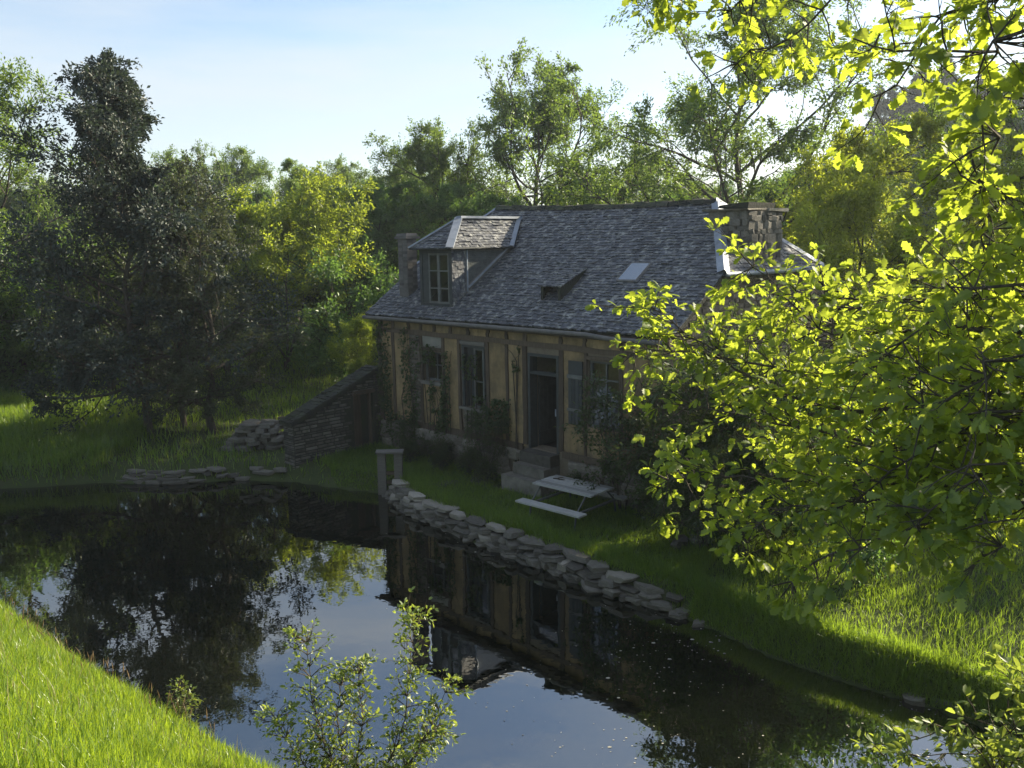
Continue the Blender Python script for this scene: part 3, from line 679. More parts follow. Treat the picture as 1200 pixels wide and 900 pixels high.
# windows
def window(x0, x1, z0, z1, muntin_x, muntin_z, y=.1, mat='frame_paint', parent=None, name='window', fw=.055):
    parent = parent or cot
    mb = MB(); y0, y1 = y - .03, y + .03
    mb.box(x0, x0 + fw, y0, y1, z0, z1); mb.box(x1 - fw, x1, y0, y1, z0, z1); mb.box(x0 + fw, x1 - fw, y0, y1, z0, z0 + fw); mb.box(x0 + fw, x1 - fw, y0, y1, z1 - fw, z1)
    wn = obj(name, mb.mesh(name, M[mat]), parent)
    gx_ = [x0 + fw] + [x0 + (x1 - x0) * q for q in muntin_x] + [x1 - fw]; gz_ = [z0 + fw] + [z0 + (z1 - z0) * q for q in muntin_z] + [z1 - fw]
    for q in gx_[1:-1]:
        mb = MB(); mb.box(q - .017, q + .017, y - .026, y + .02, z0 + fw, z1 - fw); obj('muntin', mb.mesh('muntin', M[mat]), wn)
    for q in gz_[1:-1]:
        mb = MB(); mb.box(x0 + fw, x1 - fw, y - .023, y + .018, q - .017, q + .017); obj('muntin', mb.mesh('muntin', M[mat]), wn)
    for a, b in zip(gx_, gx_[1:]):
        for c_, d_ in zip(gz_, gz_[1:]):
            mb = MB(); mb.add([(a, y, c_), (b, y, c_), (b, y, d_), (a, y, d_)], [(0, 1, 2, 3)]); obj('pane', mb.mesh('pane', M['glass']), wn)
    return wn
window(-4.2, -3.48, 2.45, 3.2, (.62,), (.55,))
mb = MB(); mb.box(-4.25, -3.43, -.1, .05, 2.36, 2.445, j=.008); obj('window_sill', mb.mesh('window_sill', M['grey_wood']), cot)
tag(window(-2.34, -1.98, 1.95, 3.42, (), (.44,), y=.07, mat='frame_paint', name='casement'), 'tall pale casement leaf standing ajar')
window(-2.0, -1.85, 2.6, 3.42, (), (.45,), y=.16, mat='frame_paint', name='casement', fw=.03)
mb = MB(); mb.box(-2.7, -2.62, -.03, .2, 1.95, 3.48); mb.box(-2.62, -1.85, -.03, .2, 3.424, 3.48); mb.box(-2.62, -2.36, .1, .16, 1.95, 3.42, .2); obj('window_frame', mb.mesh('window_frame', M['dark_paint']), cot)
mb = MB(); mb.box(-2.76, -1.8, -.11, .05, 1.89, 1.945, j=.006); obj('window_sill', mb.mesh('window_sill', M['grey_wood']), cot)
mb = MB(); mb.box(-2.72, -1.84, -.075, .0, 3.5, 3.58, j=.006); obj('window_lintel', mb.mesh('window_lintel', M['grey_wood']), cot)
window(1.3, 2.16, 2.0, 3.44, (.5,), (.45, .72))
# shutter folded back beside the right window
mb = MB(); mb.box(.8, 1.2, -.075, -.045, 2.0, 3.4, .4); sh = obj('shutter', mb.mesh('shutter', M['dark_paint']), cot)
for k in range(4):
    mb = MB(k); mb.box(.81 + .098 * k, .9 + .098 * k, -.088, -.0755, 2.04, 3.0); obj('slat', mb.mesh('slat', M['dark_paint']), sh)
mb = MB(); mb.box(.79, 1.21, -.102, -.0755, 3.02, 3.1, .9); obj('batten', mb.mesh('batten', M['frame_paint']), sh)
mb = MB(); mb.box(.79, 1.21, -.102, -.0895, 2.3, 2.36, .9); obj('batten', mb.mesh('batten', M['frame_paint']), sh)
# door frame, transom, open leaf
mb = MB(); mb.box(-.47, -.4, -.02, .22, 1.25, 3.46); mb.box(.4, .47, -.02, .22, 1.25, 3.46); mb.box(-.4, .4, -.02, .22, 3.39, 3.46); mb.box(-.4, .4, -.01, .12, 2.98, 3.05); fr = obj('door_frame', mb.mesh('door_frame', M['dark_paint']), cot)
mb = MB(); mb.add([(-.4, .08, 3.05), (.4, .08, 3.05), (.4, .08, 3.39), (-.4, .08, 3.39)], [(0, 1, 2, 3)]); obj('pane', mb.mesh('pane', M['glass']), fr)
dl = thing('x', None, None) if False else None
mb = MB()
for k in range(5): mb.box(-.395, -.36, .24 + .15 * k, .385 + .15 * k, 1.27, 2.96)
for z in (1.5, 2.65): mb.box(-.36, -.335, .25, .97, z, z + .1)
door = obj('door', mb.mesh('door', M['dark_paint']), cot); tag(door, 'dark plank door standing open into the house')
mb = MB(); mb.box(.37, .4, -.035, -.021, 2.1, 2.26); obj('lock_plate', mb.mesh('lock_plate', M['zinc']), fr)
# stone steps at the door
for k, (z0, z1, xw, y0) in enumerate(((.98, 1.24, .48, -.3), (.74, .98, .5, -.52), (.2, .74, .62, -.76))):
    mb = MB(60 + k); mb.box(-xw, xw * .95, y0, .0, z0, z1, j=.02); obj('step', mb.mesh('step', M['bank_stone']), cot)

# ---- roof
roof = obj('roof', None, cot) if False else None
def ridge_z(x): return RZL + (RZR - RZL) * (x - RXL) / (RXR - RXL) - .05 * math.sin(math.pi * min(1, max(0, (x - RXL) / (RXR - RXL))))
def eave_z(x): return EZ - .05 + .05 * (x - XL) / (XR - XL)
def roof_pt(x, s, lift=0.0, back=False):
    """s: 0 at the eave, 1 at the ridge of the front (or back) slope"""
    y = EY + (RY - EY) * s; z = eave_z(x) + (ridge_z(x) - eave_z(x)) * s - .07 * math.sin(math.pi * s) * .6
    nl = .82 * lift; ny = -.57 * lift
    if back: return (x, 2 * RY - y - ny, z + nl)
    return (x, y + ny, z + nl)
SH = (HZ - EZ) / ((RZL + RZR) / 2 - EZ)
def edge_x(s, side):
    if side < 0: return XL if s <= SH else XL + (RXL - XL) * (s - SH) / (1 - SH)
    return XR if s <= SH else XR + (RXR - XR) * (s - SH) / (1 - SH)
mb = MB()
K = 12
for back in (False, True):
    for i in range(K):
        s0, s1 = i / K, (i + 1) / K
        for j in range(10):
            def q(s, f, lift): return roof_pt(edge_x(s, -1) + (edge_x(s, 1) - edge_x(s, -1)) * f, s, lift, back)
            f0, f1 = j / 10, (j + 1) / 10
            for lift in (0.0, -.07): mb.add([q(s0, f0, lift), q(s0, f1, lift), q(s1, f1, lift), q(s1, f0, lift)], [(0, 1, 2, 3)], .3)
        for f in (0, 1): mb.add([q(s0, f, 0), q(s1, f, 0), q(s1, f, -.07), q(s0, f, -.07)], [(0, 1, 2, 3)], .3)
    mb.add([q(0, 0, 0), q(0, 1, 0), q(0, 1, -.07), q(0, 0, -.07)], [(0, 1, 2, 3)], .3)
for side, xe, xr in ((-1, XL, RXL), (1, XR, RXR)):
    a, b, c_ = Vector(roof_pt(xe, SH)), Vector(roof_pt(xe, SH, 0, True)), Vector(roof_pt(xr, 1))
    mb.add([a, b, c_], [(0, 1, 2)], .3); dn = Vector((0, 0, -.07)); mb.add([a, b, a + dn, b + dn], [(0, 1, 3, 2)], .3)
roof = obj('roof', mb.mesh('roof', M['moss_slate']), cot)
HOLE_D = (-4.42, -3.22, .0, .5)
def slates(mb, pt, smax_len, xrange_at, rowh, wd, skip=None):
    """pt(x, s, lift); s in metres up the slope"""
    r = mb.rng; k = 0; s = 0.0
    while s < smax_len - .02:
        x0, x1 = xrange_at(s + rowh * .5); x = x0 + r.uniform(-.1, 0)
        while x < x1:
            w_ = r.uniform(*wd) * (.8 if r.random() < .5 else 1.0); a, b = max(x, x0), min(x + w_, x1)
            if b - a > .03 and not (skip and skip((a + b) / 2, s)):
                j = r.uniform(-.022, .022); t0 = .016 + r.uniform(0, .022) + (.02 if r.random() < .05 else 0); g = .004; s1 = min(s + rowh * 1.25, smax_len); sb = max(s + j - .01, -.03)
                tw = r.uniform(-.008, .008)
                mb.add([pt(a + g, sb, t0 + tw), pt(b - g, sb + r.uniform(-.008, .008), t0 - tw), pt(b - g, s1, .006), pt(a + g, s1, .006), pt(a + g, sb, -.005), pt(b - g, sb, -.005)], [(0, 1, 2, 3), (4, 5, 1, 0), (4, 0, 3), (5, 2, 1)], min(1, max(0, r.gauss(.45, .22))))
            x += w_
        s += rowh
SL = math.hypot(RY - EY, RZL - EZ)
mb = MB(71)
slates(mb, lambda x, s, l: roof_pt(x, s / SL, l), SL, lambda s: (edge_x(s / SL, -1), edge_x(s / SL, 1)), .11, (.1, .2), skip=lambda x, s: -4.4 < x < -3.24 and .55 < s < 2.7)
tag(obj('slate_covering', mb.mesh('slate_covering', M['slate']), roof), kind='stuff')
mb = MB(72)
slates(mb, lambda x, s, l: roof_pt(x, s / SL, l, True), SL, lambda s: (edge_x(s / SL, -1), edge_x(s / SL, 1)), .21, (.25, .45))
tag(obj('slate_covering', mb.mesh('slate_covering', M['slate']), roof), kind='stuff')
for side, xe, xr in ((-1, XL, RXL), (1, XR, RXR)):
    a, b, c_ = Vector(roof_pt(xe, SH)), Vector(roof_pt(xe, SH, 0, True)), Vector(roof_pt(xr, 1)); m_ = (a + b) / 2; ln = (c_ - m_).length; ud = (c_ - m_) / ln; hw = (b - a).length / 2; xd = (b - a).normalized()
    nn = xd.cross(ud); nn = nn if nn.z > 0 else -nn
    mb = MB(73 + side); slates(mb, lambda x, s, l: m_ + xd * x + ud * s + nn * l, ln, lambda s: (-hw * (1 - s / ln), hw * (1 - s / ln)), .11, (.14, .28))
    tag(obj('slate_covering', mb.mesh('slate_covering', M['slate']), roof), kind='stuff')
    # zinc sheets over the hips, overlapping pieces
    for e in (a, b):
        npc = 5 if side > 0 else 4
        for k in range(npc):
            p0 = e + (c_ - e) * (k / npc) + Vector((0, 0, .045 + .012)); p1 = e + (c_ - e) * ((k + 1.06) / npc) + Vector((0, 0, .045))
            d = (c_ - e).normalized(); s1 = Vector((-d.y * 0, 0, 0))
            lat = d.cross(Vector((0, 0, 1))).normalized() * (.15 if side > 0 else .1)
            nfr = Vector((0, -.57, .82)) if e is a else Vector((0, .57, .82)); nhp = nn
            l1 = d.cross(nfr).normalized() * .15; l2 = d.cross(nhp).normalized() * .15
            if (l1.x * side) > 0: l1 = -l1
            if (l2.x * side) < 0: l2 = -l2
            if side < 0: l1 *= .55; l2 *= .6
            mz = MB(k); up_ = Vector((0, 0, .02))
            mz.add([p0 + l1, p0 + up_, p0 + l2, p1 + l1, p1 + up_, p1 + l2], [(0, 1, 4, 3), (1, 2, 5, 4)]); obj('zinc_sheet', mz.mesh('zinc_sheet', M['zinc']), roof)
    mg = MB(); lowz = Vector((0.06 * side, 0, -.03)); mg.tube([a + lowz + Vector((0, -.1, .03)), a + lowz, (a + b) / 2 + lowz, b + lowz], [.055] * 4, 8); obj('half_hip_gutter', mg.mesh('half_hip_gutter', M['zinc'], True), roof)
# mossy ridge capping pieces
nr = 22
for k in range(nr):
    x0, x1 = RXL + (RXR - RXL) * k / nr, RXL + (RXR - RXL) * (k + 1.03) / nr; mr = MB(k); r = mr.rng; h = .05 + r.uniform(-.012, .02)
    V = []
    for x in (x0, x1):
        for dy, dz in ((-.16, -.06), (-.08, h), (.08, h), (.16, -.06)): V.append((x, RY + dy + r.uniform(-.015, .015), ridge_z(x) + dz + r.uniform(-.015, .02)))
    mr.add(V, [(0, 1, 5, 4), (1, 2, 6, 5), (2, 3, 7, 6), (3, 2, 1, 0), (4, 5, 6, 7)]); obj('ridge_tile', mr.mesh('ridge_tile', M['moss_slate']), roof)
# gutter along the front eave
mg = MB(); pts = [(x, EY - .09, eave_z(x) - .075 - (.05 if x > 1.5 else 0) * smooth01((x - 1.5) / .5)) for x in np.linspace(XL + .05, XR - .15, 16)]
mg.tube(pts, [.05] * 16, 8); obj('gutter', mg.mesh('gutter', M['brick_dark'], True), cot)
mb = MB(); mb.box(XL + .1, XR - .1, EY + .02, EY + .05, EZ - .19, EZ - .08, .3); mb.box(XL + .1, XR - .1, EY + .05, .0, EZ - .16, EZ - .135, .3); obj('soffit', mb.mesh('soffit', M['timber']), cot)

# dormer
dm = obj('dormer', (lambda m: (m.box(-4.43, -4.33, .15, .25, 4.36, 5.78), m.box(-3.3, -3.2, .15, .25, 4.36, 5.78), m.box(-4.33, -3.3, .15, .25, 5.68, 5.78), m.box(-4.33, -3.3, .13, .27, 4.36, 4.43), m.mesh('dormer', M['dark_paint']))[-1])(MB()), cot)
window(-4.1, -3.72, 4.43, 5.68, (), (.3, .65), y=.2, mat='frame_paint', parent=dm, name='casement', fw=.045)
window(-3.72, -3.32, 4.43, 5.68, (), (.3, .65), y=.2, mat='frame_paint', parent=dm, name='casement', fw=.045)
mb = MB(); mb.box(-4.33, -4.1, .17, .23, 4.43, 5.68); obj('side_board', mb.mesh('side_board', M['dark_paint']), dm)
mroof = lambda y: EZ + (y - EY) * .69
for x0, x1, nm in ((-3.26, -3.2, 'cheek'), (-4.43, -4.37, 'cheek')):
    pr = [(.25, mroof(.25) - .12), (.25, 5.78), (2.25, 5.78)]; V = [(x, y, z) for x in (x0, x1) for y, z in pr]
    mb = MB(); mb.add(V, [(0, 1, 2), (5, 4, 3), (0, 3, 4, 1), (1, 4, 5, 2), (2, 5, 3, 0)]); ck = obj(nm, mb.mesh(nm, M['brick_dark']), dm)
    if x0 > -4:
        mb = MB(75); slates(mb, lambda x, s, l: (-3.2 + l * .6, x, 4.4 + s), 1.36, lambda s: (.16, min(.62, (4.4 + s - mroof(0)) / .69)), .1, (.12, .2)); tag(obj('slate_hanging', mb.mesh('slate_hanging', M['slate']), ck), kind='stuff')
        mz = MB(); mz.bar((-3.19, .66, 4.72), (-3.19, .66, 5.76), .03, .05, (1, 0, 0)); mz.bar((-3.185, .68, 4.82), (-3.185, 2.15, 5.82), .03, .08, (1, 0, 0)); obj('zinc_trim', mz.mesh('zinc_trim', M['zinc']), ck)
        mz = MB(); mz.add([(-3.195, .72, 4.92), (-3.195, 1.95, 5.72), (-3.195, .72, 5.72)], [(0, 1, 2)]); obj('side_pane', mz.mesh('side_pane', M['glass']), ck)
DX0, DX1, DY0, DZ = -4.62, -3.06, -.02, 5.8
APX = (-3.84, 1.0, 6.54); RB = (-3.84, 3.25, 6.54)
fl, fr_, bl, br = (DX0, DY0, DZ), (DX1, DY0, DZ), (DX0, 2.15, DZ), (DX1, 2.15, DZ)
mb = MB(); V = [fl, fr_, bl, br, APX, RB]; mb.add(V, [(0, 1, 4), (1, 3, 5, 4), (2, 0, 4, 5), (1, 0, 2, 3)], .3)
dr = obj('dormer_roof', mb.mesh('dormer_roof', M['moss_slate']), dm)
mb = MB(76)
def plane_pt(o, xd, ud, nn): return lambda x, s, l: Vector(o) + xd * x + ud * s + nn * l
o_ = Vector(((DX0 + DX1) / 2, DY0, DZ)); ud = (Vector(APX) - o_); ln = ud.length; ud /= ln; xd = Vector((1, 0, 0)); nn = xd.cross(ud); hw = (DX1 - DX0) / 2
slates(mb, plane_pt(o_, xd, ud, nn), ln, lambda s: (-hw * (1 - s / ln), hw * (1 - s / ln)), .1, (.13, .24))
for xs_, sg in ((DX1, 1), (DX0, -1)):
    o_ = Vector((xs_, 0, DZ)); ud = Vector((APX[0] - xs_, 0, APX[2] - DZ)); ln = ud.length; ud /= ln; xd = Vector((0, 1, 0)); nn = (xd.cross(ud)) * sg; nn = nn if nn.z > 0 else -nn
    slates(mb, plane_pt(o_, xd, ud, nn), ln, lambda s: (DY0 + (APX[1] - DY0) * s / ln, 2.15 + (3.25 - 2.15) * s / ln), .1, (.13, .24))
tag(obj('slate_covering', mb.mesh('slate_covering', M['slate']), dr), kind='stuff')
def zstrip(a, b, w_, nrm, parent, lift=.035, nm='zinc_sheet'):
    a, b, nrm = Vector(a), Vector(b), Vector(nrm).normalized(); d = (b - a).normalized(); l = d.cross(nrm).normalized() * (w_ / 2); up_ = nrm * lift
    mz = MB(int(abs(a.x * 100))); mz.hexa([a - l + nrm * .01, a + l + nrm * .01, b + l + nrm * .01, b - l + nrm * .01, a - l * .96 + up_, a + l * .96 + up_, b + l * .96 + up_, b - l * .96 + up_]); obj(nm, mz.mesh(nm, M['zinc']), parent)
zstrip(fr_, APX, .2, (.5, -.5, .7), dr, .05); zstrip(fl, APX, .14, (-.5, -.5, .7), dr, .05); zstrip(APX, RB, .2, (0, 0, 1), dr, .07)
zstrip((DX1 + .01, 2.12, DZ), (RB[0] + .02, 3.2, RB[2]), .12, (.5, -.5, .7), dr, .06)
mz = MB(); mz.tube([fl, fr_], [.03, .03], 6); mz.tube([fr_, br], [.03, .03], 6); obj('eave_trim', mz.mesh('eave_trim', M['dark_paint']), dr)

# small roof vent
mb = MB(80); x0, x1, yf = -.55, .05, .54
zt = 4.93
mb.add([(x0, yf, mroof(yf) - .1), (x1, yf, mroof(yf) - .1), (x1, yf, zt), (x0, yf, zt), (x0, 1.5, mroof(1.5)), (x1, 1.5, mroof(1.5))], [(3, 2, 5, 4), (1, 5, 2), (0, 3, 4)], .3)
mb.box(x0, x0 + .07, yf - .01, yf + .05, mroof(yf) - .05, zt - .005); mb.box(x1 - .07, x1, yf - .01, yf + .05, mroof(yf) - .05, zt - .005)
vent = obj('roof_vent', mb.mesh('roof_vent', M['moss_slate']), roof)
mb = MB(81); ux, uz = .96 / math.hypot(.96, mroof(1.5) - zt), (mroof(1.5) - zt) / math.hypot(.96, mroof(1.5) - zt)
slates(mb, lambda x, s, l: (x, yf - .04 + s * ux - l * uz, zt + s * uz + l * ux), 1.0, lambda s: (x0 - .04, x1 + .04), .1, (.12, .22)); mb.box(x0 + .07, x1 - .07, yf + .3, yf + .32, mroof(yf), zt, .0)
tag(obj('vent_slates', mb.mesh('vent_slates', M['slate']), roof), kind='stuff')
# skylight
mb = MB(); P_ = [roof_pt(x, s, .05) for x, s in ((1.12, .36), (1.66, .36), (1.66, .5), (1.12, .5))]; B_ = [roof_pt(x, s, .0) for x, s in ((1.1, .355), (1.68, .355), (1.68, .505), (1.1, .505))]
mb.hexa(B_ + P_); sk = obj('skylight', mb.mesh('skylight', M['brick_dark']), roof)
m_, t_, o__ = nodes('skylight_glass'); b_ = N(t_, 'BsdfPrincipled'); b_.inputs['Base Color'].default_value = (.3, .33, .36, 1); b_.inputs['Roughness'].default_value = .12; b_.inputs['Metallic'].default_value = .75; t_.links.new(b_.outputs[0], o__.inputs[0])
mb = MB(); mb.add([roof_pt(x, s, .054) for x, s in ((1.15, .367), (1.63, .367), (1.63, .493), (1.15, .493))], [(0, 1, 2, 3)]); obj('pane', mb.mesh('pane', m_), sk)

# left chimney
mb = MB(); mb.box(-5.62, -5.24, .4, .72, 4.3, 6.05, .5); c1 = obj('chimney', mb.mesh('chimney', M['brick_dark']), cot); tag(c1, 'narrow dark brick chimney stack')
mb = MB(83); r = mb.rng
for k in range(17):
    z = 4.75 + .076 * k; off = .06 * (k % 2)
    for a, b in ((-5.62, -5.43), (-5.43, -5.24)): mb.box(a + .006 + off * .3, b - .006 + off * .1, .388 + r.uniform(-.004, .004), .41, z, z + .066)
    for a, b in ((.4, .56), (.56, .72)): mb.box(-5.25, -5.228 + r.uniform(-.004, .004), a + .006, b - .006, z, z + .066)
tag(obj('brick_courses', mb.mesh('brick_courses', M['brick_dark']), c1), kind='stuff')
mb = MB(); mb.box(-5.68, -5.18, .33, .79, 6.05, 6.12, j=.01); mb.box(-5.64, -5.22, .37, .75, 6.125, 6.19, j=.01); obj('cap', mb.mesh('cap', M['brick_dark']), c1)
# big stone chimney at the right gable
CX0, CX1, CY0, CY1, CZ0, CZ1 = 2.42, 3.38, 2.8, 4.25, 5.1, 6.52
mb = MB(); mb.box(CX0 + .03, CX1 - .03, CY0 + .03, CY1 - .03, CZ0, CZ1 - .02, .4); c2 = obj('chimney', mb.mesh('chimney', M['mortar']), cot); tag(c2, 'broad rubble stone chimney with flat slab cap')
def chim_stones(u0, u1, place, rz):
    z = CZ0
    while z < CZ1 - .06:
        h = min(rs.uniform(.09, .19), CZ1 - z); u = u0
        while u < u1 - .04:
            w_ = rs.uniform(.18, .42); w_ = u1 - u if u1 - u - w_ < .12 else w_
            obj('stone', rs.choice(BANK_STONES), c2, place(u + w_ / 2, z + h / 2), (rs.uniform(-.06, .06), rs.uniform(-.06, .06), rz), (w_ * 1.12, .16, h * 1.08)); u += w_
        z += h
chim_stones(CX0, CX1, lambda u, z: (u, CY0 + .01, z), 0); chim_stones(CY0, CY1, lambda u, z: (CX1 - .01, u, z), math.pi / 2)
mb = MB(5); mb.box(CX0 - .1, CX1 + .06, CY0 - .13, (CY0 + CY1) / 2 - .004, CZ1, CZ1 + .06, j=.02); obj('cap_slab', mb.mesh('cap_slab', M['stone']), c2)
mb = MB(6); mb.box(CX0 - .08, CX1 + .1, (CY0 + CY1) / 2 + .02, CY1 + .14, CZ1 + .005, CZ1 + .065, j=.02); obj('cap_slab', mb.mesh('cap_slab', M['old_plaster']), c2)
mb = MB(7); mb.box(CX0 + .12, CX1 - .1, CY0 + .2, CY1 - .1, CZ1 + .075, CZ1 + .17, j=.03); obj('cap_slab', mb.mesh('cap_slab', M['moss_slate']), c2)

# lean-to against the front wall at the far end
LX0, LX1, LY0 = -6.62, -6.14, -2.75
mb = MB(); g0 = -.2
pr = [(LY0, g0), (-.002, g0), (-.002, 2.55), (LY0, 1.42)]
def prism(mb, x0, x1, pr): 
    n = len(pr); mb.add([(x, y, z) for x in (x0, x1) for y, z in pr], [tuple(range(n)), tuple(range(n, 2 * n))[::-1]] + [(i, n + i, n + (i + 1) % n, (i + 1) % n) for i in range(n)], .5)
lz = lambda y: 2.55 + (y + .002) * (1.13 / 2.748)
prism(mb, LX1 - .3, LX1, [(LY0, g0), (-.9, g0), (-.9, lz(-.9)), (LY0, lz(LY0))]); prism(mb, LX1 - .3, LX1, [(-.25, g0), (-.002, g0), (-.002, lz(-.002)), (-.25, lz(-.25))]); prism(mb, LX1 - .3, LX1, [(-.9, 1.92), (-.25, 1.92), (-.25, lz(-.25)), (-.9, lz(-.9))])
prism(mb, LX0, LX0 + .3, pr); mb.box(LX0 + .3, LX1 - .3, LY0, LY0 + .3, g0, 1.42, .5)
lean = obj('lean_to', mb.mesh('lean_to', M['moss_slate']), cot); tag(lean, 'small stone lean-to with mossy sloping roof and dark doorway')
mb = MB(85); masonry(mb, LY0, -.01, .1, 2.5, lambda y, z, d: (LX1 + d, y, z), rh=(.04, .1), wd=(.1, .4), d=.03, keep=lambda y, z: z < lz(y) - .03 and not (-.93 < y < -.22 and z < 1.95)); masonry(mb, LX0, LX1, .1, 1.4, lambda x, z, d: (x, LY0 - d, z), rh=(.04, .1), wd=(.1, .4), d=.03)
tag(obj('masonry', mb.mesh('masonry', M['bank_stone']), lean), kind='stuff')
mb = MB(86); xa, xb, ya, yb = LX0 - .04, LX1 + .1, LY0 - .1, -.06
mb.hexa([(xa, ya, lz(ya) + .01), (xb, ya, lz(ya) + .01), (xb, yb, lz(yb) + .01), (xa, yb, lz(yb) + .01), (xa, ya, lz(ya) + .1), (xb, ya, lz(ya) + .1), (xb, yb, lz(yb) + .1), (xa, yb, lz(yb) + .1)], .4); lr = obj('lean_to_roof', mb.mesh('lean_to_roof', M['moss_slate']), lean)
mb = MB(87); slates(mb, lambda x, s, l: (x, ya + s * .925 - l * .38, lz(ya + s * .925) + .1 + l * .92), 2.9, lambda s: (xa, xb), .13, (.16, .34)); tag(obj('slate_covering', mb.mesh('slate_covering', M['moss_slate']), lr), kind='stuff')
mb = MB(); mb.box(LX1 - .2, LX1 - .1, -.9, -.84, g0, 1.92); mb.box(LX1 - .2, LX1 - .1, -.31, -.25, g0, 1.92); mb.box(LX1 - .3, LX1 + .03, -.96, -.2, 1.921, 2.03, j=.006); obj('door_frame', mb.mesh('door_frame', M['timber']), lean)
mb = MB(9)
for k in range(3): mb.box(LX1 - .2, LX1 - .17, -.83 + .1 * k, -.74 + .1 * k, .4, 1.9)
obj('half_door', mb.mesh('half_door', M['timber']), lean)

# ------------------------------------------------------------------ yard objects
TC = np.array([1.2, 16.82]); tz = g1(*TC) - .06; trz = math.atan2(-1.0, 1.09)
tb = thing('picnic_table', 'weathered pale grey picnic table with two attached benches on the lawn', 'table', (TC[0], TC[1], tz), trz)
for k in range(6):
    mb = MB(k); y = -.39 + .131 * k; mb.box(-.75 + mb.rng.uniform(-.012, .012), .75 + mb.rng.uniform(-.012, .012), y, y + .114, .7, .735, j=.003); obj('table_plank', mb.mesh('table_plank', M['pale_wood']), tb)
for sy in (-1, 1):
    mb = MB(20 + sy); y = sy * .72; mb.box(-.82, .82, y - .12, y + .12, .41, .445); obj('bench_board', mb.mesh('bench_board', M['pale_wood']), tb)
for sx in (-.58, .58):
    for sy in (-1, 1):
        mb = MB(); mb.tube([(sx, sy * .3, .7), (sx, sy * .62, .4), (sx, sy * .7, -.02)], [.02] * 3, 6); obj('leg', mb.mesh('leg', M['frame_paint'], True), tb)
    mb = MB(); mb.bar((sx, -.74, .385), (sx, .74, .385), .045, .04); obj('cross_bar', mb.mesh('cross_bar', M['frame_paint']), tb)
    mb = MB(); mb.bar((sx, -.36, .68), (sx, .36, .68), .045, .035); obj('cross_bar', mb.mesh('cross_bar', M['frame_paint']), tb)
mb = MB(); mb.tube([(-.12, 0, 0), (-.03, .02, .01), (.06, .0, .008), (.16, .03, .012)], [.012, .016, .014, .006], 5); mb.tube([(-.03, .02, .01), (.02, .1, .02), (.08, .12, .012)], [.012, .012, .005], 5); mb.tube([(.0, .01, .01), (-.02, -.06, .02)], [.012, .006], 5)
q = tb.matrix_basis if False else Matrix.Rotation(trz, 3, 'Z') @ Vector((-.48, .1, 0))
tag(obj('dry_sprig', mb.mesh('dry_sprig', M['twig'], True), None, (TC[0] + q.x, TC[1] + q.y, tz + .742), (0, 0, trz)), 'small dark dry sprig lying on the picnic table top', 'twig')

sp = np.array([-2.95, 20.0]); sz_ = 0.22
st = thing('wooden_stand', 'old wooden sluice stand of two posts with a plank on top at the pond edge', 'wooden stand', (sp[0], sp[1], sz_), .05)
for sx in (-.2, .2):
    mb = MB(int(sx * 10) + 5); mb.box(sx - .1, sx + .1, -.09, .09, -.4, .79, j=.012); obj('post', mb.mesh('post', M['grey_wood']), st)
mb = MB(3); mb.box(-.33, .33, -.16, .16, .8, .835, j=.008); obj('plank', mb.mesh('plank', M['grey_wood']), st)
mb = MB(4); mb.box(-.119, .119, -.03, .03, .25, .33, j=.006); obj('rung', mb.mesh('rung', M['timber']), st)
mb = MB(5); mb.box(-.119, .119, -.03, .03, .02, .1, j=.006); obj('rung', mb.mesh('rung', M['timber']), st)

# ------------------------------------------------------------------ background trees
tree_meshes('ash', 'pale_leaf', seed=1, H=11, r0=.17, cb=.22, spread=4.2, n1=20, n2=8, n3=5, lp=60, leaf=.13, shape='oval', elev=(15, 70), lsig=.13, sparse_top=.4)
tree_meshes('holly', 'dark_leaf', bark='bark', seed=2, H=9.9, r0=.11, cb=.14, spread=3.1, n1=50, n2=8, n3=5, lp=46, leaf=.11, shape='dome', elev=(0, 66), lsig=.12, sparse_top=.5, flat=1.2, lvar=(.4, 1.3))
tree_meshes('thorn', 'grey_leaf', seed=3, H=8.3, r0=.13, cb=.12, spread=2.9, n1=22, n2=8, n3=5, lp=42, leaf=.105, shape='wide', elev=(0, 75), lsig=.11, lvar=(.45, 1.3), sparse_top=.5, flat=1.2)
tree_meshes('hazel', 'hazel_leaf', seed=4, H=6.8, r0=.09, cb=.26, spread=3.0, n1=30, n2=8, n3=5, lp=36, leaf=.13, shape='oval', elev=(8, 60), stems=3, lsig=.12)
tree_meshes('birch', 'pale_leaf', seed=5, H=12, r0=.13, cb=.2, spread=2.3, n1=24, n2=7, n3=4, lp=30, leaf=.15, shape='spire', elev=(30, 75), lsig=.13, sparse_top=.4)
tree_meshes('round', 'mid_leaf', seed=6, H=10.5, r0=.18, cb=.15, spread=4.2, n1=22, n2=8, n3=5, lp=60, leaf=.16, shape='round', elev=(0, 70), lsig=.15, lvar=(.5, 1.3))
tree_meshes('oak_a', 'oak_far', seed=7, H=11.0, r0=.3, cb=.22, spread=6.2, n1=20, n2=9, n3=6, lp=46, leaf=.16, shape='oval', elev=(8, 62), lsig=.13, wig=.22, lvar=(.45, 1.3))
tree_meshes('oak_b', 'oak_far', seed=8, H=13.2, r0=.24, cb=.18, spread=7.2, n1=24, n2=9, n3=5, lp=56, leaf=.14, shape='oval', elev=(14, 62), lsig=.12, wig=.18, lvar=(.5, 1.25))
tree_meshes('sallow', 'yellow_leaf', seed=9, H=8.8, r0=.13, cb=.1, spread=3.4, n1=27, n2=8, n3=5, lp=40, leaf=.125, shape='oval', elev=(10, 72), stems=3, lsig=.13)
tree_meshes('conifer_a', 'conifer', seed=10, H=14, r0=.2, cb=.08, spread=3.0, n1=46, n2=6, n3=3, lp=10, leaf=.4, shape='cone', elev=(-8, 30), lsig=.2, wr=.35)
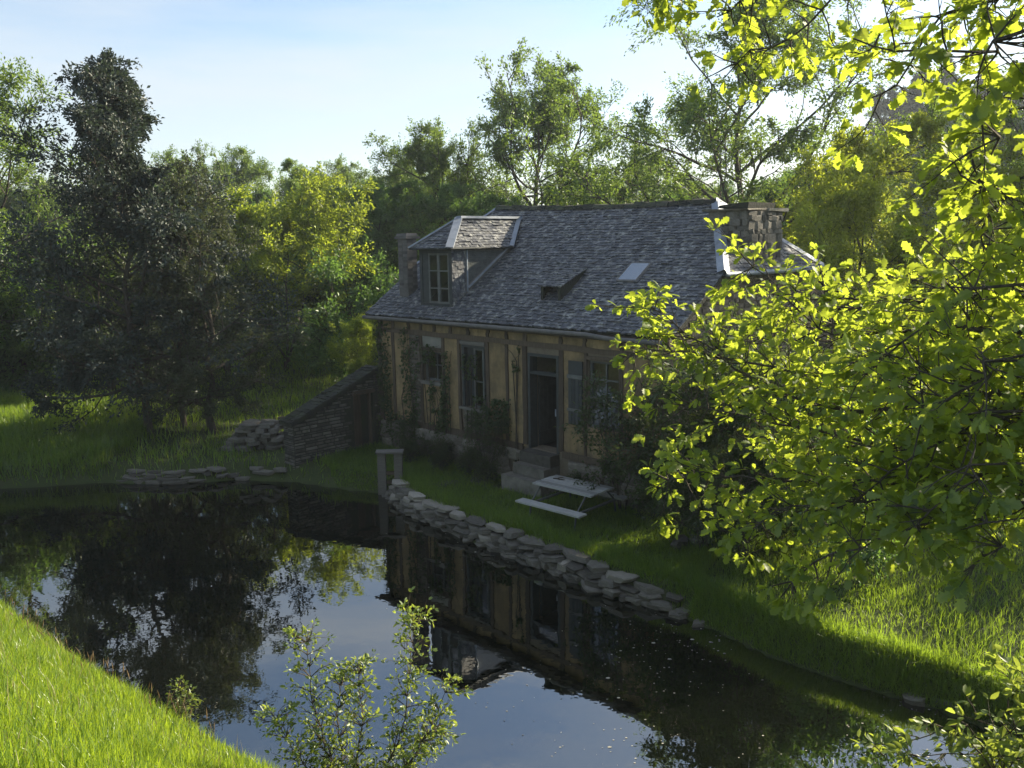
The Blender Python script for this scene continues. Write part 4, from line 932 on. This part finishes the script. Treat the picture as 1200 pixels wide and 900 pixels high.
tree_meshes('shrub', 'shrub_leaf', seed=12, H=2.6, r0=.05, cb=.08, spread=1.35, n1=24, n2=6, n3=4, lp=22, leaf=.075, shape='round', elev=(5, 70), stems=5, lsig=.1)
tree_meshes('bush', 'mid_leaf', seed=13, H=2.4, r0=.05, cb=.06, spread=1.5, n1=22, n2=6, n3=4, lp=24, leaf=.09, shape='round', elev=(0, 65), stems=5, lsig=.13)
tree_meshes('nettles', 'shrub_leaf', seed=14, H=.75, r0=.012, cb=.1, spread=.35, n1=18, n2=4, n3=3, lp=10, leaf=.06, shape='round', elev=(20, 70), stems=6, lsig=.06)

def at_px(u, y): p = aty(u, 300, y); return p[0], p[1]
def T(name, key, u, y, label, group=None, rz=0, s=1.0, cat='tree', **kw):
    x, yy = at_px(u, y); return plant_tree(name, key, x, yy, label, cat, group, rz, s, **kw)
T('ash_tree', 'ash', 0, 30, 'pale green tree standing left of the dark holly', rz=.4, s=.9)
T('ash_tree', 'ash', -95, 27, 'spreading pale green tree behind the tall rough grass', rz=2.0, s=.85)
T('holly_tree', 'holly', 157, 24.3, 'tall dark evergreen holly with a slim grey trunk', rz=.3, s=1.0)
T('thorn_tree', 'thorn', 236, 24.8, 'dark twiggy thorn tree beside the tall holly', rz=1.0, s=.82)
T('thorn_tree', 'thorn', 200, 25, 'dark bare looking thorn tree behind the holly trunk', rz=2.4, s=.66)
T('hazel_tree', 'hazel', 326, 34.5, 'yellow-green backlit hazel left of the cottage', rz=.5, s=1.0)
T('birch_tree', 'birch', 345, 46, 'slender pale birch rising behind the yellow-green hazel', rz=.2, s=.7)
T('broadleaf_tree', 'round', 400, 43, 'dark green round tree behind the left chimney', rz=.7, s=.66)
T('birch_tree', 'birch', 450, 47, 'slender pale birch behind the dark round tree by the chimney', rz=1.2, s=.62)
T('broadleaf_tree', 'round', 470, 44, 'dark green round tree left of the small oak behind the dormer', rz=2.7, s=.66)
T('oak_tree', 'oak_a', 520, 46, 'small oak with a low round crown behind the dormer', rz=1.9, s=.75)
T('oak_tree', 'oak_a', 625, 44, 'big oak with a tall dense crown behind the roof ridge', rz=.0, s=.95)
T('oak_tree', 'oak_b', 855, 34, 'open crowned oak with fanning limbs behind the stone chimney', rz=.6, s=.98)
T('oak_tree', 'oak_b', 745, 42, 'thin oak between the two big oaks behind the ridge', rz=2.6, s=.58)
T('sallow_tree', 'sallow', 975, 31, 'yellow-green sallow right of the stone chimney', rz=.3, s=.85)
T('sallow_tree', 'sallow', 1062, 23.5, 'tall yellow sallow standing close to the stone gable', rz=1.8, s=.86)
T('sallow_tree', 'sallow', 1175, 27, 'yellow sallow behind the foreground oak branches', rz=3.1, s=.92)
T('sallow_tree', 'sallow', 1260, 31, 'yellow sallow at the outer edge of the wood beyond the gable', rz=4.1, s=1.0)
plant_tree('oak_tree', 'oak_a', 21.5, 27.5, 'tall oak at the edge of the wood behind the sallows', 'tree', None, 1.0, 1.05)
T('hazel_tree', 'hazel', 428, 29.5, 'small sunlit hazel peeping past the far corner of the cottage', rz=1.5, s=.4)
T('broadleaf_tree', 'round', 930, 42, 'dark green round tree between the open oak and the sallows', rz=4.0, s=.7)
rf = random.Random(77)
WOOD = {'round': 'distant round crowned dark green tree in the wood behind', 'birch': 'distant slender pale tree in the wood behind', 'oak_a': 'distant spreading olive green oak in the wood behind'}
WOODG = {'round': 'round trees of the wood behind', 'birch': 'slender trees of the wood behind', 'oak_a': 'oaks of the wood behind'}
for k in range(24):
    u = -60 + 27 * k + rf.uniform(-15, 15); key = rf.choice(('round', 'round', 'birch', 'oak_a'))
    T('wood_tree', key, u, rf.uniform(54, 66), WOOD[key], WOODG[key], rz=rf.uniform(0, 6), s=rf.uniform(.54, .7))
for k in range(9):
    u = 700 + 75 * k + rf.uniform(-20, 20)
    key = rf.choice(('round', 'oak_a')); T('wood_tree', key, u, rf.uniform(50, 62), WOOD[key], WOODG[key], rz=rf.uniform(0, 6), s=rf.uniform(.5, .66))
for u, y, s_, lab in ((382, 40, .62, 'dark green tree behind the hazel and the lean-to'), (433, 42, .64, 'dark green tree behind the left chimney stack'), (535, 41, .64, 'dark green tree rising behind the dormer ridge'), (582, 40, .6, 'dark green tree low behind the left end of the ridge'),
        (690, 41, .6, 'dark green tree low behind the middle of the ridge'), (790, 40, .62, 'dark green tree low behind the right end of the ridge'), (905, 38, .66, 'dark green tree behind the broad stone chimney'), (965, 40, .72, 'dark green tree behind the sallow right of the chimney')):
    T('broadleaf_tree', 'round', u, y, lab, None, rz=rf.uniform(0, 6), s=s_)
for k in range(5):
    T('wood_tree', 'round', 1000 + 55 * k, rf.uniform(66, 84), WOOD['round'], WOODG['round'], rz=rf.uniform(0, 6), s=rf.uniform(.75, .9))
for k in range(14):
    x, y = at_px(1020 + 13 * k + rf.uniform(-5, 5), rf.uniform(108, 128)); plant_tree('conifer_tree', 'conifer_a', x, y, 'dark spruce in the distant row along the hilltop', 'tree', 'spruces on the far hill', rf.uniform(0, 6), rf.uniform(.75, .95))
# undergrowth
for (u, y, s, key, lab) in ((20, 31.5, 1.9, 'bush', 'green bush under the pale tree at the meadow edge'), (70, 31, 1.8, 'bush', 'green bush left of the holly trunk'), (115, 29.5, 1.7, 'shrub', 'dark shrub behind the holly trunk'),
        (215, 30.5, 1.5, 'shrub', 'dark shrub right of the holly trunk'), (255, 33, 1.4, 'shrub', 'dark shrub under the thorn tree behind the sunlit grass'), (290, 37, 1.4, 'bush', 'green bush at the foot of the hazel'),
        (395, 35, 1.3, 'shrub', 'dark shrub between the hazel and the lean-to'), (436, 27.2, .0, 'bush', ''), (415, 33, 1.6, 'bush', 'green bush behind the far corner of the cottage'), (-50, 31, 1.9, 'bush', 'green bush beyond the tall rough grass of the meadow')):
    if not lab: continue
    x, yy = at_px(u, y); plant_tree('shrub', key, x, yy, lab, 'shrub', None, rf.uniform(0, 6), s, parts=('stems', 'foliage'))
def hl(x, y): p = HO + HX * x + HY * y; return float(p[0]), float(p[1])
tree_meshes('rose', 'shrub_leaf', seed=15, H=2.4, r0=.02, cb=.1, spread=.6, n1=24, n2=5, n3=4, lp=9, leaf=.07, shape='oval', elev=(20, 70), stems=5, lsig=.09)
for (x, y, s, key, nm, lab) in ((2.45, -.3, 1.1, 'rose', 'lilac_shrub', 'slender lilac shrub in front of the right window'), (4.0, -.35, .95, 'shrub', 'lilac_shrub', 'dark shrub at the right corner of the cottage'), (5.0, -1.25, .8, 'shrub', 'lilac_shrub', 'dark shrub between the picnic table and the oak branches'),
        (5.3, -.3, 1.2, 'shrub', 'lilac_shrub', 'tall dark shrub beside the stone gable'), (5.9, -1.5, .7, 'shrub', 'lilac_shrub', 'low dark shrub on the lawn below the gable'), (7.0, -.2, 1.0, 'bush', 'bush', 'green thicket right of the gable'),
        (10.2, 4.6, .95, 'bush', 'bush', 'green thicket behind the sunlit right bank'), (-1.5, -.34, .64, 'rose', 'rose_bush', 'rose bush against the wall between tall window and door'),
        (-3.7, -.35, .28, 'rose', 'rose_bush', 'low rose bush below the small window'), (-4.75, -.3, .36, 'rose', 'rose_bush', 'low bush at the foot of the wall by the lean-to')):
    px_, py_ = hl(x, y); plant_tree(nm, key, px_, py_, lab, 'shrub', None, rf.uniform(0, 6), s, parts=('stems', 'foliage'))
for k, (x, y) in enumerate(((-4.4, -.45), (-4.0, -.7), (-3.0, -.5), (-2.8, -.75), (-1.9, -.6), (-1.2, -.7), (1.2, -.35), (3.3, -.4))):
    px_, py_ = hl(x, y); plant_tree('nettle_clump', 'nettles', px_, py_, 'low leafy weed clump along the foot of the cottage wall', 'plant', 'weeds along the cottage wall', rf.uniform(0, 6), rf.uniform(.4, .7), parts=('stems', 'foliage'))
# climbing plants on the front wall
def climber(label, regions, n, seed):
    r = np.random.RandomState(seed); P = []; mb = MB(seed)
    for (x0, x1, z0, z1, wgt) in regions:
        m = int(n * wgt); px_ = r.uniform(x0, x1, m); pz = r.uniform(z0, z1, m)
        k = wob(px_, pz, 6, seed) > -.15 - .3 * r.rand(m); P.append(np.column_stack([px_[k], -.07 - np.abs(r.normal(0, .05, k.sum())), pz[k]]))
        for q in range(3):
            xx = r.uniform(x0, x1); mb.tube([(xx + r.normal(0, .06), -.07, .35), (xx + r.normal(0, .1), -.085, z0 + (z1 - z0) * .4), (xx + r.normal(0, .15), -.085, z0 + (z1 - z0) * .7), (xx + r.normal(0, .2), -.08, z1)], [.016, .012, .008, .004], 4)
    P = np.concatenate(P); D = r.normal(0, .6, P.shape) + np.array([0, -.3, -.7])
    root = thing('climbing_plant', label, 'climber', (HO[0], HO[1], 0), YAW)
    obj('stem', mb.mesh('climber_stem', M['twig']), root); tag(obj('foliage', leaves_mesh('climber_leaves', P, D, r.uniform(.05, .1, len(P)), M['shrub_leaf'], r, wr=.8), root), kind='stuff')
climber('dark ivy climbing the wall corner above the lean-to', [(-6.1, -5.5, .6, 3.9, .5), (-5.0, -4.3, .6, 3.8, .3), (-5.6, -4.4, .4, 1.5, .2)], 2600, 3)
climber('creeper hanging beside the small window', [(-3.85, -3.3, .9, 2.5, .6), (-3.4, -3.1, 1.3, 3.3, .25), (-4.2, -3.6, 2.9, 3.4, .15)], 1100, 4)
climber('creeper tangled over the tall window sill', [(-2.2, -1.0, 1.5, 2.3, .7), (-2.6, -2.1, 2.7, 3.3, .15), (-.85, -.65, 3.0, 3.6, .1)], 1300, 6)

# ------------------------------------------------------------------ foreground oak
def oak_leaf_mesh(seed):
    r = random.Random(seed)
    half = [(0, 0), (.06, .02), (.16, .1), (.24, .17), (.3, .09), (.42, .25), (.5, .14), (.63, .31), (.71, .18), (.84, .24), (.9, .13), (1.0, .0)]
    mb = MB(seed); spine = [(x, 0, -.10 * (x - .3) ** 2 * 2 + .0) for x, _ in half]
    V = list(spine); fold = r.uniform(.12, .3)
    for sgn in (1, -1):
        for x, y in half[1:-1]: V.append((x + r.uniform(-.015, .015), sgn * y * r.uniform(.9, 1.1), -.2 * (x - .3) ** 2 + y * fold + r.uniform(-.015, .015)))
    m = len(half); F = []
    for sgn, b in ((0, m), (1, m + m - 2)):
        for i in range(1, m - 1):
            if i == 1: f = (0, 1, b)
            else: f = (i - 1, i, b + i - 1, b + i - 2)
            F.append(f if sgn == 0 else f[::-1])
        f = (m - 2, m - 1, b + m - 3); F.append(f if sgn == 0 else f[::-1])
    mb.add(V, F, r.random()); return mb
LEAF_MB = [oak_leaf_mesh(s) for s in range(6)]
LEAF_ME = []
for i_, q_ in enumerate(LEAF_MB):
    me_ = q_.mesh('oak_leaf_%d' % i_, M['oak_leaf']); me_.name = 'oak_leaf'; LEAF_ME.append(me_)
def tri_arrays(mb):
    F = []
    for f in mb.F:
        for k in range(1, len(f) - 1): F.append((f[0], f[k], f[k + 1]))
    return np.array(mb.V), np.array(F)
LEAF_NP = [tri_arrays(q) for q in LEAF_MB]

def catmull(P, step=.1):
    P = [np.array(p, float) for p in P]; P = [2 * P[0] - P[1]] + P + [2 * P[-1] - P[-2]]; out = []
    for i in range(1, len(P) - 2):
        L_ = np.linalg.norm(P[i + 1] - P[i]); k = max(2, int(L_ / step))
        for j in range(k):
            t = j / k; a, b, c_, d = P[i - 1], P[i], P[i + 1], P[i + 2]
            out.append(.5 * (2 * b + (c_ - a) * t + (2 * a - 5 * b + 4 * c_ - d) * t * t + (3 * b - a - 3 * c_ + d) * t ** 3))
    out.append(P[-2]); return np.array(out)

class Leafy:
    def __init__(s, seed): s.rng = np.random.RandomState(seed); s.mb = MB(seed); s.P, s.D, s.Nn, s.L = [], [], [], []
    def rosette(s, p, d, k, lf):
        r = s.rng; d = d / np.linalg.norm(d)
        for i in range(k):
            q = r.normal(0, 1, 3); q -= d * (q @ d); q /= np.linalg.norm(q); q[2] *= .7
            dd = d * r.uniform(.2, 1.0) + q * r.uniform(.4, 1.0) + np.array([0, 0, r.uniform(-.45, .1)]); dd /= np.linalg.norm(dd)
            nn = np.array([0, 0, 1.0]) + r.normal(0, .7, 3); nn -= dd * (nn @ dd); nn /= np.linalg.norm(nn)
            s.P.append(p + dd * .012 + r.normal(0, .008, 3)); s.D.append(dd); s.Nn.append(nn); s.L.append(lf * r.uniform(.45, 1.3))
    def branch(s, pts, r0, r1=.004, lf=.11, start=.25, twig=(.15, .5), every=.066, side=1.0, bare=False, rk=(4, 7)):
        C = catmull(pts); n = len(C); r = s.rng
        C[1:-1] += r.normal(0, .008, (n - 2, 3))
        s.mb.tube(C, [r0 + (r1 - r0) * (i / (n - 1)) ** .8 for i in range(n)], 6)
        if bare: return
        seg = np.r_[0, np.cumsum(np.linalg.norm(np.diff(C, axis=0), axis=1))]; T_ = seg[-1]; q = T_ * start
        while q < T_:
            j = min(np.searchsorted(seg, q), n - 2); d = C[j + 1] - C[j]; d = d / max(np.linalg.norm(d), 1e-6)
            for _ in range(1 if r.rand() < .6 else 2):
                x = r.normal(0, 1, 3); x -= d * (x @ d); x[2] = x[2] * .8 + .12; x /= np.linalg.norm(x)
                dt = d * r.uniform(.3, .9) + x * side; dt /= np.linalg.norm(dt); L_ = r.uniform(*twig)
                tp = curve_pts(C[j], dt, L_, 4, r, .16, .02)
                s.mb.tube(tp, [.006, .005, .004, .003, .002], 4)
                s.rosette(tp[-1], tp[-1] - tp[-2], r.randint(*rk), lf)
                for k in (1, 2, 3):
                    if r.rand() < .75:
                        x2 = r.normal(0, 1, 3); x2[2] *= .5; d2 = (tp[k] - tp[k - 1]); d2 = d2 / np.linalg.norm(d2) + x2 * .7; d2 /= np.linalg.norm(d2)
                        e = tp[k] + d2 * r.uniform(.05, .16); s.mb.tube([tp[k], e], [.003, .0015], 3); s.rosette(e, d2, r.randint(rk[0] - 1, rk[1] - 1), lf)
            q += every * r.uniform(.6, 1.4)
        s.rosette(C[-1], C[-1] - C[-3], 6, lf)
    def finish(s, root, org, max_parts, stuff_name, leaf_meshes, leaf_np, mat, view=True):
        P, D, Nn, L_ = (np.array(a) for a in (s.P, s.D, s.Nn, s.L)); n = len(P); org = np.array(org); r = s.rng
        Sd = np.cross(Nn, D); R_ = np.stack([D, Sd, Nn], 2)
        rel = P - CAM; w_ = rel @ _F; u = 600 + FPX * (rel @ _R) / w_; v = 450 - FPX * (rel @ _U) / w_
        size = np.where((w_ > .3) & (u > 0) & (u < 1200) & (v > 0) & (v < 900), L_ / np.maximum(w_, .3), 0)
        top = np.argsort(-size)[:max_parts]; top = top[size[top] > 0]; istop = np.zeros(n, bool); istop[top] = True
        for i in top:
            k = r.randint(len(leaf_meshes)); o = obj('leaf', leaf_meshes[k], root)
            Mx = Matrix([[*(R_[i][a] * L_[i]), P[i][a] - org[a]] for a in range(3)] + [[0, 0, 0, 1]]); o.matrix_local = Mx
        Vs, Fs, vs = [], [], []; b = 0
        rest = np.where(~istop)[0]; kk = r.randint(len(leaf_np), size=n)
        for k in range(len(leaf_np)):
            idx = rest[kk[rest] == k]
            if not len(idx): continue
            V0, F0 = leaf_np[k]
            V = np.einsum('nij,vj->nvi', R_[idx], V0) * L_[idx][:, None, None] + (P[idx] - org)[:, None, :]
            Vs.append(V.reshape(-1, 3)); Fs.append((F0[None] + (np.arange(len(idx)) * len(V0))[:, None, None] + b).reshape(-1, 3)); vs.append(np.repeat(r.rand(len(idx)), len(F0))); b += len(idx) * len(V0)
        if Vs: tag(obj(stuff_name, mesh_np(stuff_name, np.concatenate(Vs), np.concatenate(Fs), mat, np.concatenate(vs)), root), kind='stuff')
        return n

OB = np.array([6.6, 5.0, g1(6.6, 5.0)])
oak = thing('foreground_oak', 'oak with lobed yellow-green leaves reaching over the pond from the right', 'tree', tuple(OB))
lf = Leafy(21)
trunk = [OB + (0, 0, -.3), (6.5, 5.05, 3.8), (6.35, 5.2, 5.5), (6.2, 5.3, 7.2), (6.3, 5.5, 9), (6.2, 5.5, 11)]
C = catmull(trunk, .3); lf.mb.tube(C, [.34 - .24 * i / (len(C) - 1) for i in range(len(C))], 12)
def tk(z): return np.array([6.55 - .05 * z, 4.95 + .05 * z, z])
def px(*pts): return [aty(u, v, y) for u, v, y in pts]
BR = [  # start height on the trunk, screen guide points with distance, radius, leaf size
    (4.9, [(1195, 462, 5.3), (1100, 470, 5.7), (1000, 480, 6.1), (900, 455, 6.5), (825, 405, 6.8), (755, 352, 7.0)], .05, .088),
    (5.4, [(1200, 388, 5.2), (1120, 382, 5.6), (1030, 390, 6.0), (960, 385, 6.3), (900, 325, 6.6), (870, 300, 6.8)], .045, .088),
    (5.2, [(1190, 420, 5.6), (1080, 430, 6.0), (960, 440, 6.4), (860, 420, 6.8), (760, 410, 7.0), (730, 425, 7.1)], .04, .085),
    (4.5, [(1200, 510, 5.2), (1090, 530, 5.6), (980, 510, 6.0), (880, 490, 6.4), (800, 470, 6.7)], .045, .088),
    (4.2, [(1200, 560, 5.0), (1090, 560, 5.3), (990, 570, 5.6), (890, 560, 5.9), (800, 560, 6.2), (770, 570, 6.3)], .045, .092),
    (3.6, [(1195, 590, 4.4), (1100, 610, 4.5), (1010, 640, 4.6), (950, 660, 4.7), (915, 700, 4.8)], .035, .088, .24),
    (3.9, [(1200, 570, 4.8), (1090, 580, 5.0), (990, 590, 5.2), (910, 600, 5.4), (855, 640, 5.5)], .035, .088, .24),
    (5.7, [(1200, 345, 5.2), (1120, 350, 5.5), (1040, 352, 5.9), (970, 350, 6.2), (920, 345, 6.4)], .04, .085),
    (5.8, [(1210, 330, 4.6), (1130, 350, 4.8), (1060, 400, 5.0), (1010, 440, 5.2)], .035, .092),
    (4.8, [(1220, 480, 4.4), (1140, 500, 4.6), (1060, 540, 4.8), (1000, 590, 5.0)], .035, .095),
    (4.4, [(1220, 540, 4.0), (1150, 560, 4.1), (1090, 600, 4.2), (1060, 640, 4.3)], .03, .092, .3),
    (4.0, [(1230, 600, 3.9), (1170, 640, 4.0), (1130, 670, 4.1)], .025, .092, .2),
    (5.0, [(1230, 420, 4.0), (1160, 440, 4.2), (1110, 470, 4.4), (1060, 480, 4.6)], .03, .095),
    (4.6, [(1190, 490, 6.0), (1090, 500, 6.4), (1000, 545, 6.8), (930, 540, 7.0)], .035, .088),
    (5.6, [(1190, 360, 6.2), (1100, 360, 6.6), (1010, 365, 6.9), (930, 400, 7.1), (880, 390, 7.2)], .035, .085),
    (6.6, [(1230, 200, 4.4), (1180, 230, 4.6), (1150, 270, 4.8), (1160, 330, 4.9)], .03, .092, .4),
    (6.9, [(1230, 120, 4.2), (1170, 160, 4.4), (1120, 190, 4.5), (1140, 215, 4.6)], .03, .092, .4),
    (7.6, [(1250, 20, 3.9), (1170, 60, 4.0), (1110, 60, 4.2), (1050, 60, 4.3), (1000, 45, 4.4)], .03, .092, .4),
    (7.8, [(1260, -40, 4.2), (1170, 0, 4.3), (1100, 20, 4.5), (1050, 100, 4.6), (1020, 115, 4.7)], .03, .092, .4),
    (8.4, [(1280, -220, 4.8), (1100, -110, 5.1), (985, -10, 5.4), (930, 45, 5.6), (880, 60, 5.7), (850, 90, 5.8)], .035, .092, .4),
    (8.6, [(1250, -220, 5.0), (1050, -130, 5.4), (930, -60, 5.7), (870, 0, 5.9), (840, 20, 6.0)], .03, .088, .4),
    (8.9, [(1200, -280, 5.2), (950, -180, 5.6), (800, -70, 5.9), (745, -8, 6.0)], .025, .085),
    (6.2, [(1240, 250, 5.0), (1195, 270, 5.2), (1165, 300, 5.3)], .03, .088),
    (4.3, [(1250, 455, 7.0), (1110, 440, 7.5), (990, 425, 7.9), (890, 440, 8.1)], .035, .088), (5.2, [(1250, 385, 6.8), (1120, 405, 7.2), (1010, 410, 7.6), (930, 370, 7.9)], .035, .088),
    (3.9, [(1250, 560, 6.6), (1120, 540, 7.0), (1000, 520, 7.4), (900, 530, 7.6)], .035, .09), (4.2, [(1230, 490, 5.0), (1150, 520, 5.2), (1080, 550, 5.3), (1040, 610, 5.4)], .03, .09),
    (5.1, [(1230, 440, 5.0), (1150, 450, 5.2), (1080, 440, 5.4), (1030, 470, 5.6)], .03, .09), (5.9, [(1240, 330, 5.4), (1180, 370, 5.6), (1120, 420, 5.8), (1080, 400, 6)], .03, .09),
    (4.4, [(1240, 500, 6.0), (1130, 590, 6.2), (1020, 600, 6.4), (930, 600, 6.6), (860, 610, 6.7)], .03, .09)]
for (z, pts, r0, lsz, *tw) in BR: lf.branch([tk(z)] + px(*pts), r0, lf=lsz, start=.3, **({'twig': (.1, tw[0]), 'every': .105 if z > 6.4 else .1} if tw else {}))
# crown above and to the right of the frame
for k, (x, y, z) in enumerate(((9.0, 6.5, 9.5), (8.4, 3.4, 10), (5.6, 3.8, 11.5), (9.6, 4.6, 7.5), (7.2, 7.0, 11.5))): lf.branch([tk(6.5 + .5 * k), (tk(7 + .4 * k) + np.array([x, y, z])) / 2 + (0, 0, .3), (x, y, z)], .05, lf=.11, every=.2)
noak = lf.finish(oak, OB, 300, 'foliage', LEAF_ME, LEAF_NP, M['oak_leaf'])
tr_ = lf.mb; tr_.V = [tuple(np.array(p) - OB) for p in tr_.V]; obj('trunk', tr_.mesh('oak_trunk', M['bark'], True), oak)

# ------------------------------------------------------------------ saplings on the near bank
def simple_leaf(seed):
    mb = MB(seed); V = [(0, 0, 0), (.3, .22, .06), (.65, .2, .05), (1, 0, -.06), (.65, -.2, .05), (.3, -.22, .06), (.45, 0, -.01)]
    mb.add(V, [(0, 6, 1), (1, 6, 2), (2, 6, 3), (3, 6, 4), (4, 6, 5), (5, 6, 0)]); return mb
SB = [simple_leaf(i) for i in range(2)]; SB_ME = [q.mesh('sapling_leaf', M['sapling_leaf']) for q in SB]; SB_NP = [tri_arrays(q) for q in SB]
def sapling(label, base, stems, lfsz, seed, parts=0, every=.034, twig=(.06, .22), name='sapling', r0=.012):
    s = Leafy(seed); z = g1(*base); org = np.array([base[0], base[1], z]); root = thing(name, label, 'sapling', tuple(org))
    for pts in stems: s.branch([org + (s.rng.normal(0, .04), s.rng.normal(0, .04), -.05)] + pts, r0, .0025, lf=lfsz, start=.12, twig=twig, every=every, side=.9, rk=(4, 6))
    s.finish(root, org, parts, 'foliage', SB_ME, SB_NP, M['sapling_leaf'])
    s.mb.V = [tuple(np.array(p) - org) for p in s.mb.V]; obj('stem', s.mb.mesh('sapling_stem', M['twig'], True), root)
b = (-1.55, 7.55)
sapling('slender leafy sapling growing at the water edge of the near bank', b, [px((470, 860, 7.6), (478, 800, 7.7), (487, 715, 7.8)), px((380, 870, 7.5), (365, 810, 7.6), (358, 738, 7.7)), px((345, 880, 7.4), (318, 835, 7.5)), px((420, 870, 7.6), (425, 830, 7.8), (418, 775, 7.9)),
    px((500, 870, 7.7), (515, 830, 7.8), (528, 795, 7.9)), px((400, 880, 7.8), (395, 840, 7.9), (402, 790, 8.0)), px((485, 885, 7.3), (500, 860, 7.4), (515, 850, 7.5))], .052, 51)
p = onz(214, 835, .15); sapling('tiny leafy sprig at the edge of the bank grass', (p[0], p[1]), [[p + (0, 0, .15), p + (-.02, 0, .42)], [p + (.05, 0, .1), p + (.12, 0, .25)], [p + (-.05, 0, .1), p + (-.12, 0, .2)]], .045, 52, every=.05, twig=(.03, .1), name='sprig', r0=.006)
b = (3.7, 6.2)
sapling('broad-leaved sapling on the near bank below the oak', b, [px((1150, 870, 6.4), (1120, 850, 6.4), (1090, 860, 6.4), (1020, 890, 6.3)), px((1190, 860, 6.4), (1180, 830, 6.5), (1195, 785, 6.5)), px((1190, 880, 6.3), (1165, 850, 6.3), (1130, 840, 6.4)), px((1210, 880, 6.1), (1215, 820, 6.2), (1200, 800, 6.3)),
    px((1160, 895, 6.1), (1110, 885, 6.1), (1060, 888, 6.2)), px((1220, 860, 6.5), (1240, 810, 6.5))], .095, 53, parts=120, every=.12, twig=(.08, .2))

# ------------------------------------------------------------------ petals and bits floating on the pond
r = np.random.RandomState(9); Pf = []
while len(Pf) < 300:
    u, v = r.uniform(430, 1120), r.uniform(580, 900)
    p = onz(u, v, .003)
    if pond_sd(p[None, :2])[0] < -.06 and r.rand() < (.25 + .75 * smooth01((u - 600) / 200)) * np.clip(.5 + 1.2 * wob(np.array([p[0]]), np.array([p[1]]), 1.1, 6)[0], .04, 1): Pf.append(p)
Pf = np.array(Pf); nP = len(Pf); a = r.rand(nP) * 6.28; sz = r.uniform(.005, .017, nP) * np.where(r.rand(nP) < .06, 2.2, 1); ring = []
for k in range(5):
    th = a + k * 1.2566; ring.append(Pf + np.column_stack([np.cos(th) * sz, np.sin(th) * sz * .6, np.full(nP, .001) + .002 * (k % 2)]))
Vp = np.stack(ring, 1).reshape(-1, 3); bI = np.arange(nP)[:, None] * 5
tag(obj('floating_petals', mesh_np('floating_petals', Vp, bI + np.arange(5), M['petal'], r.rand(nP))), 'pale petals and leaf bits floating on the dark pond', 'petals', kind='stuff')
print('oak leaves', noak, 'tris', sum(sum(len(p.vertices) - 2 for p in m.polygons) if len(m.polygons) < 5000 else len(m.polygons) for m in bpy.data.meshes))

# ------------------------------------------------------------------ air
hm, ht, ho = nodes('haze'); pv = N(ht, 'VolumePrincipled'); pv.inputs['Color'].default_value = (.82, .9, 1.0, 1); pv.inputs['Density'].default_value = .0006; pv.inputs['Anisotropy'].default_value = .3
ht.links.new(pv.outputs[0], ho.inputs['Volume'])
mb = MB(); mb.box(-700, 700, -690, 720, -3, 36, .5); tag(obj('haze', mb.mesh('haze', hm)), 'thin evening haze in the valley', 'haze', kind='stuff')
cy.volume_bounces = 0
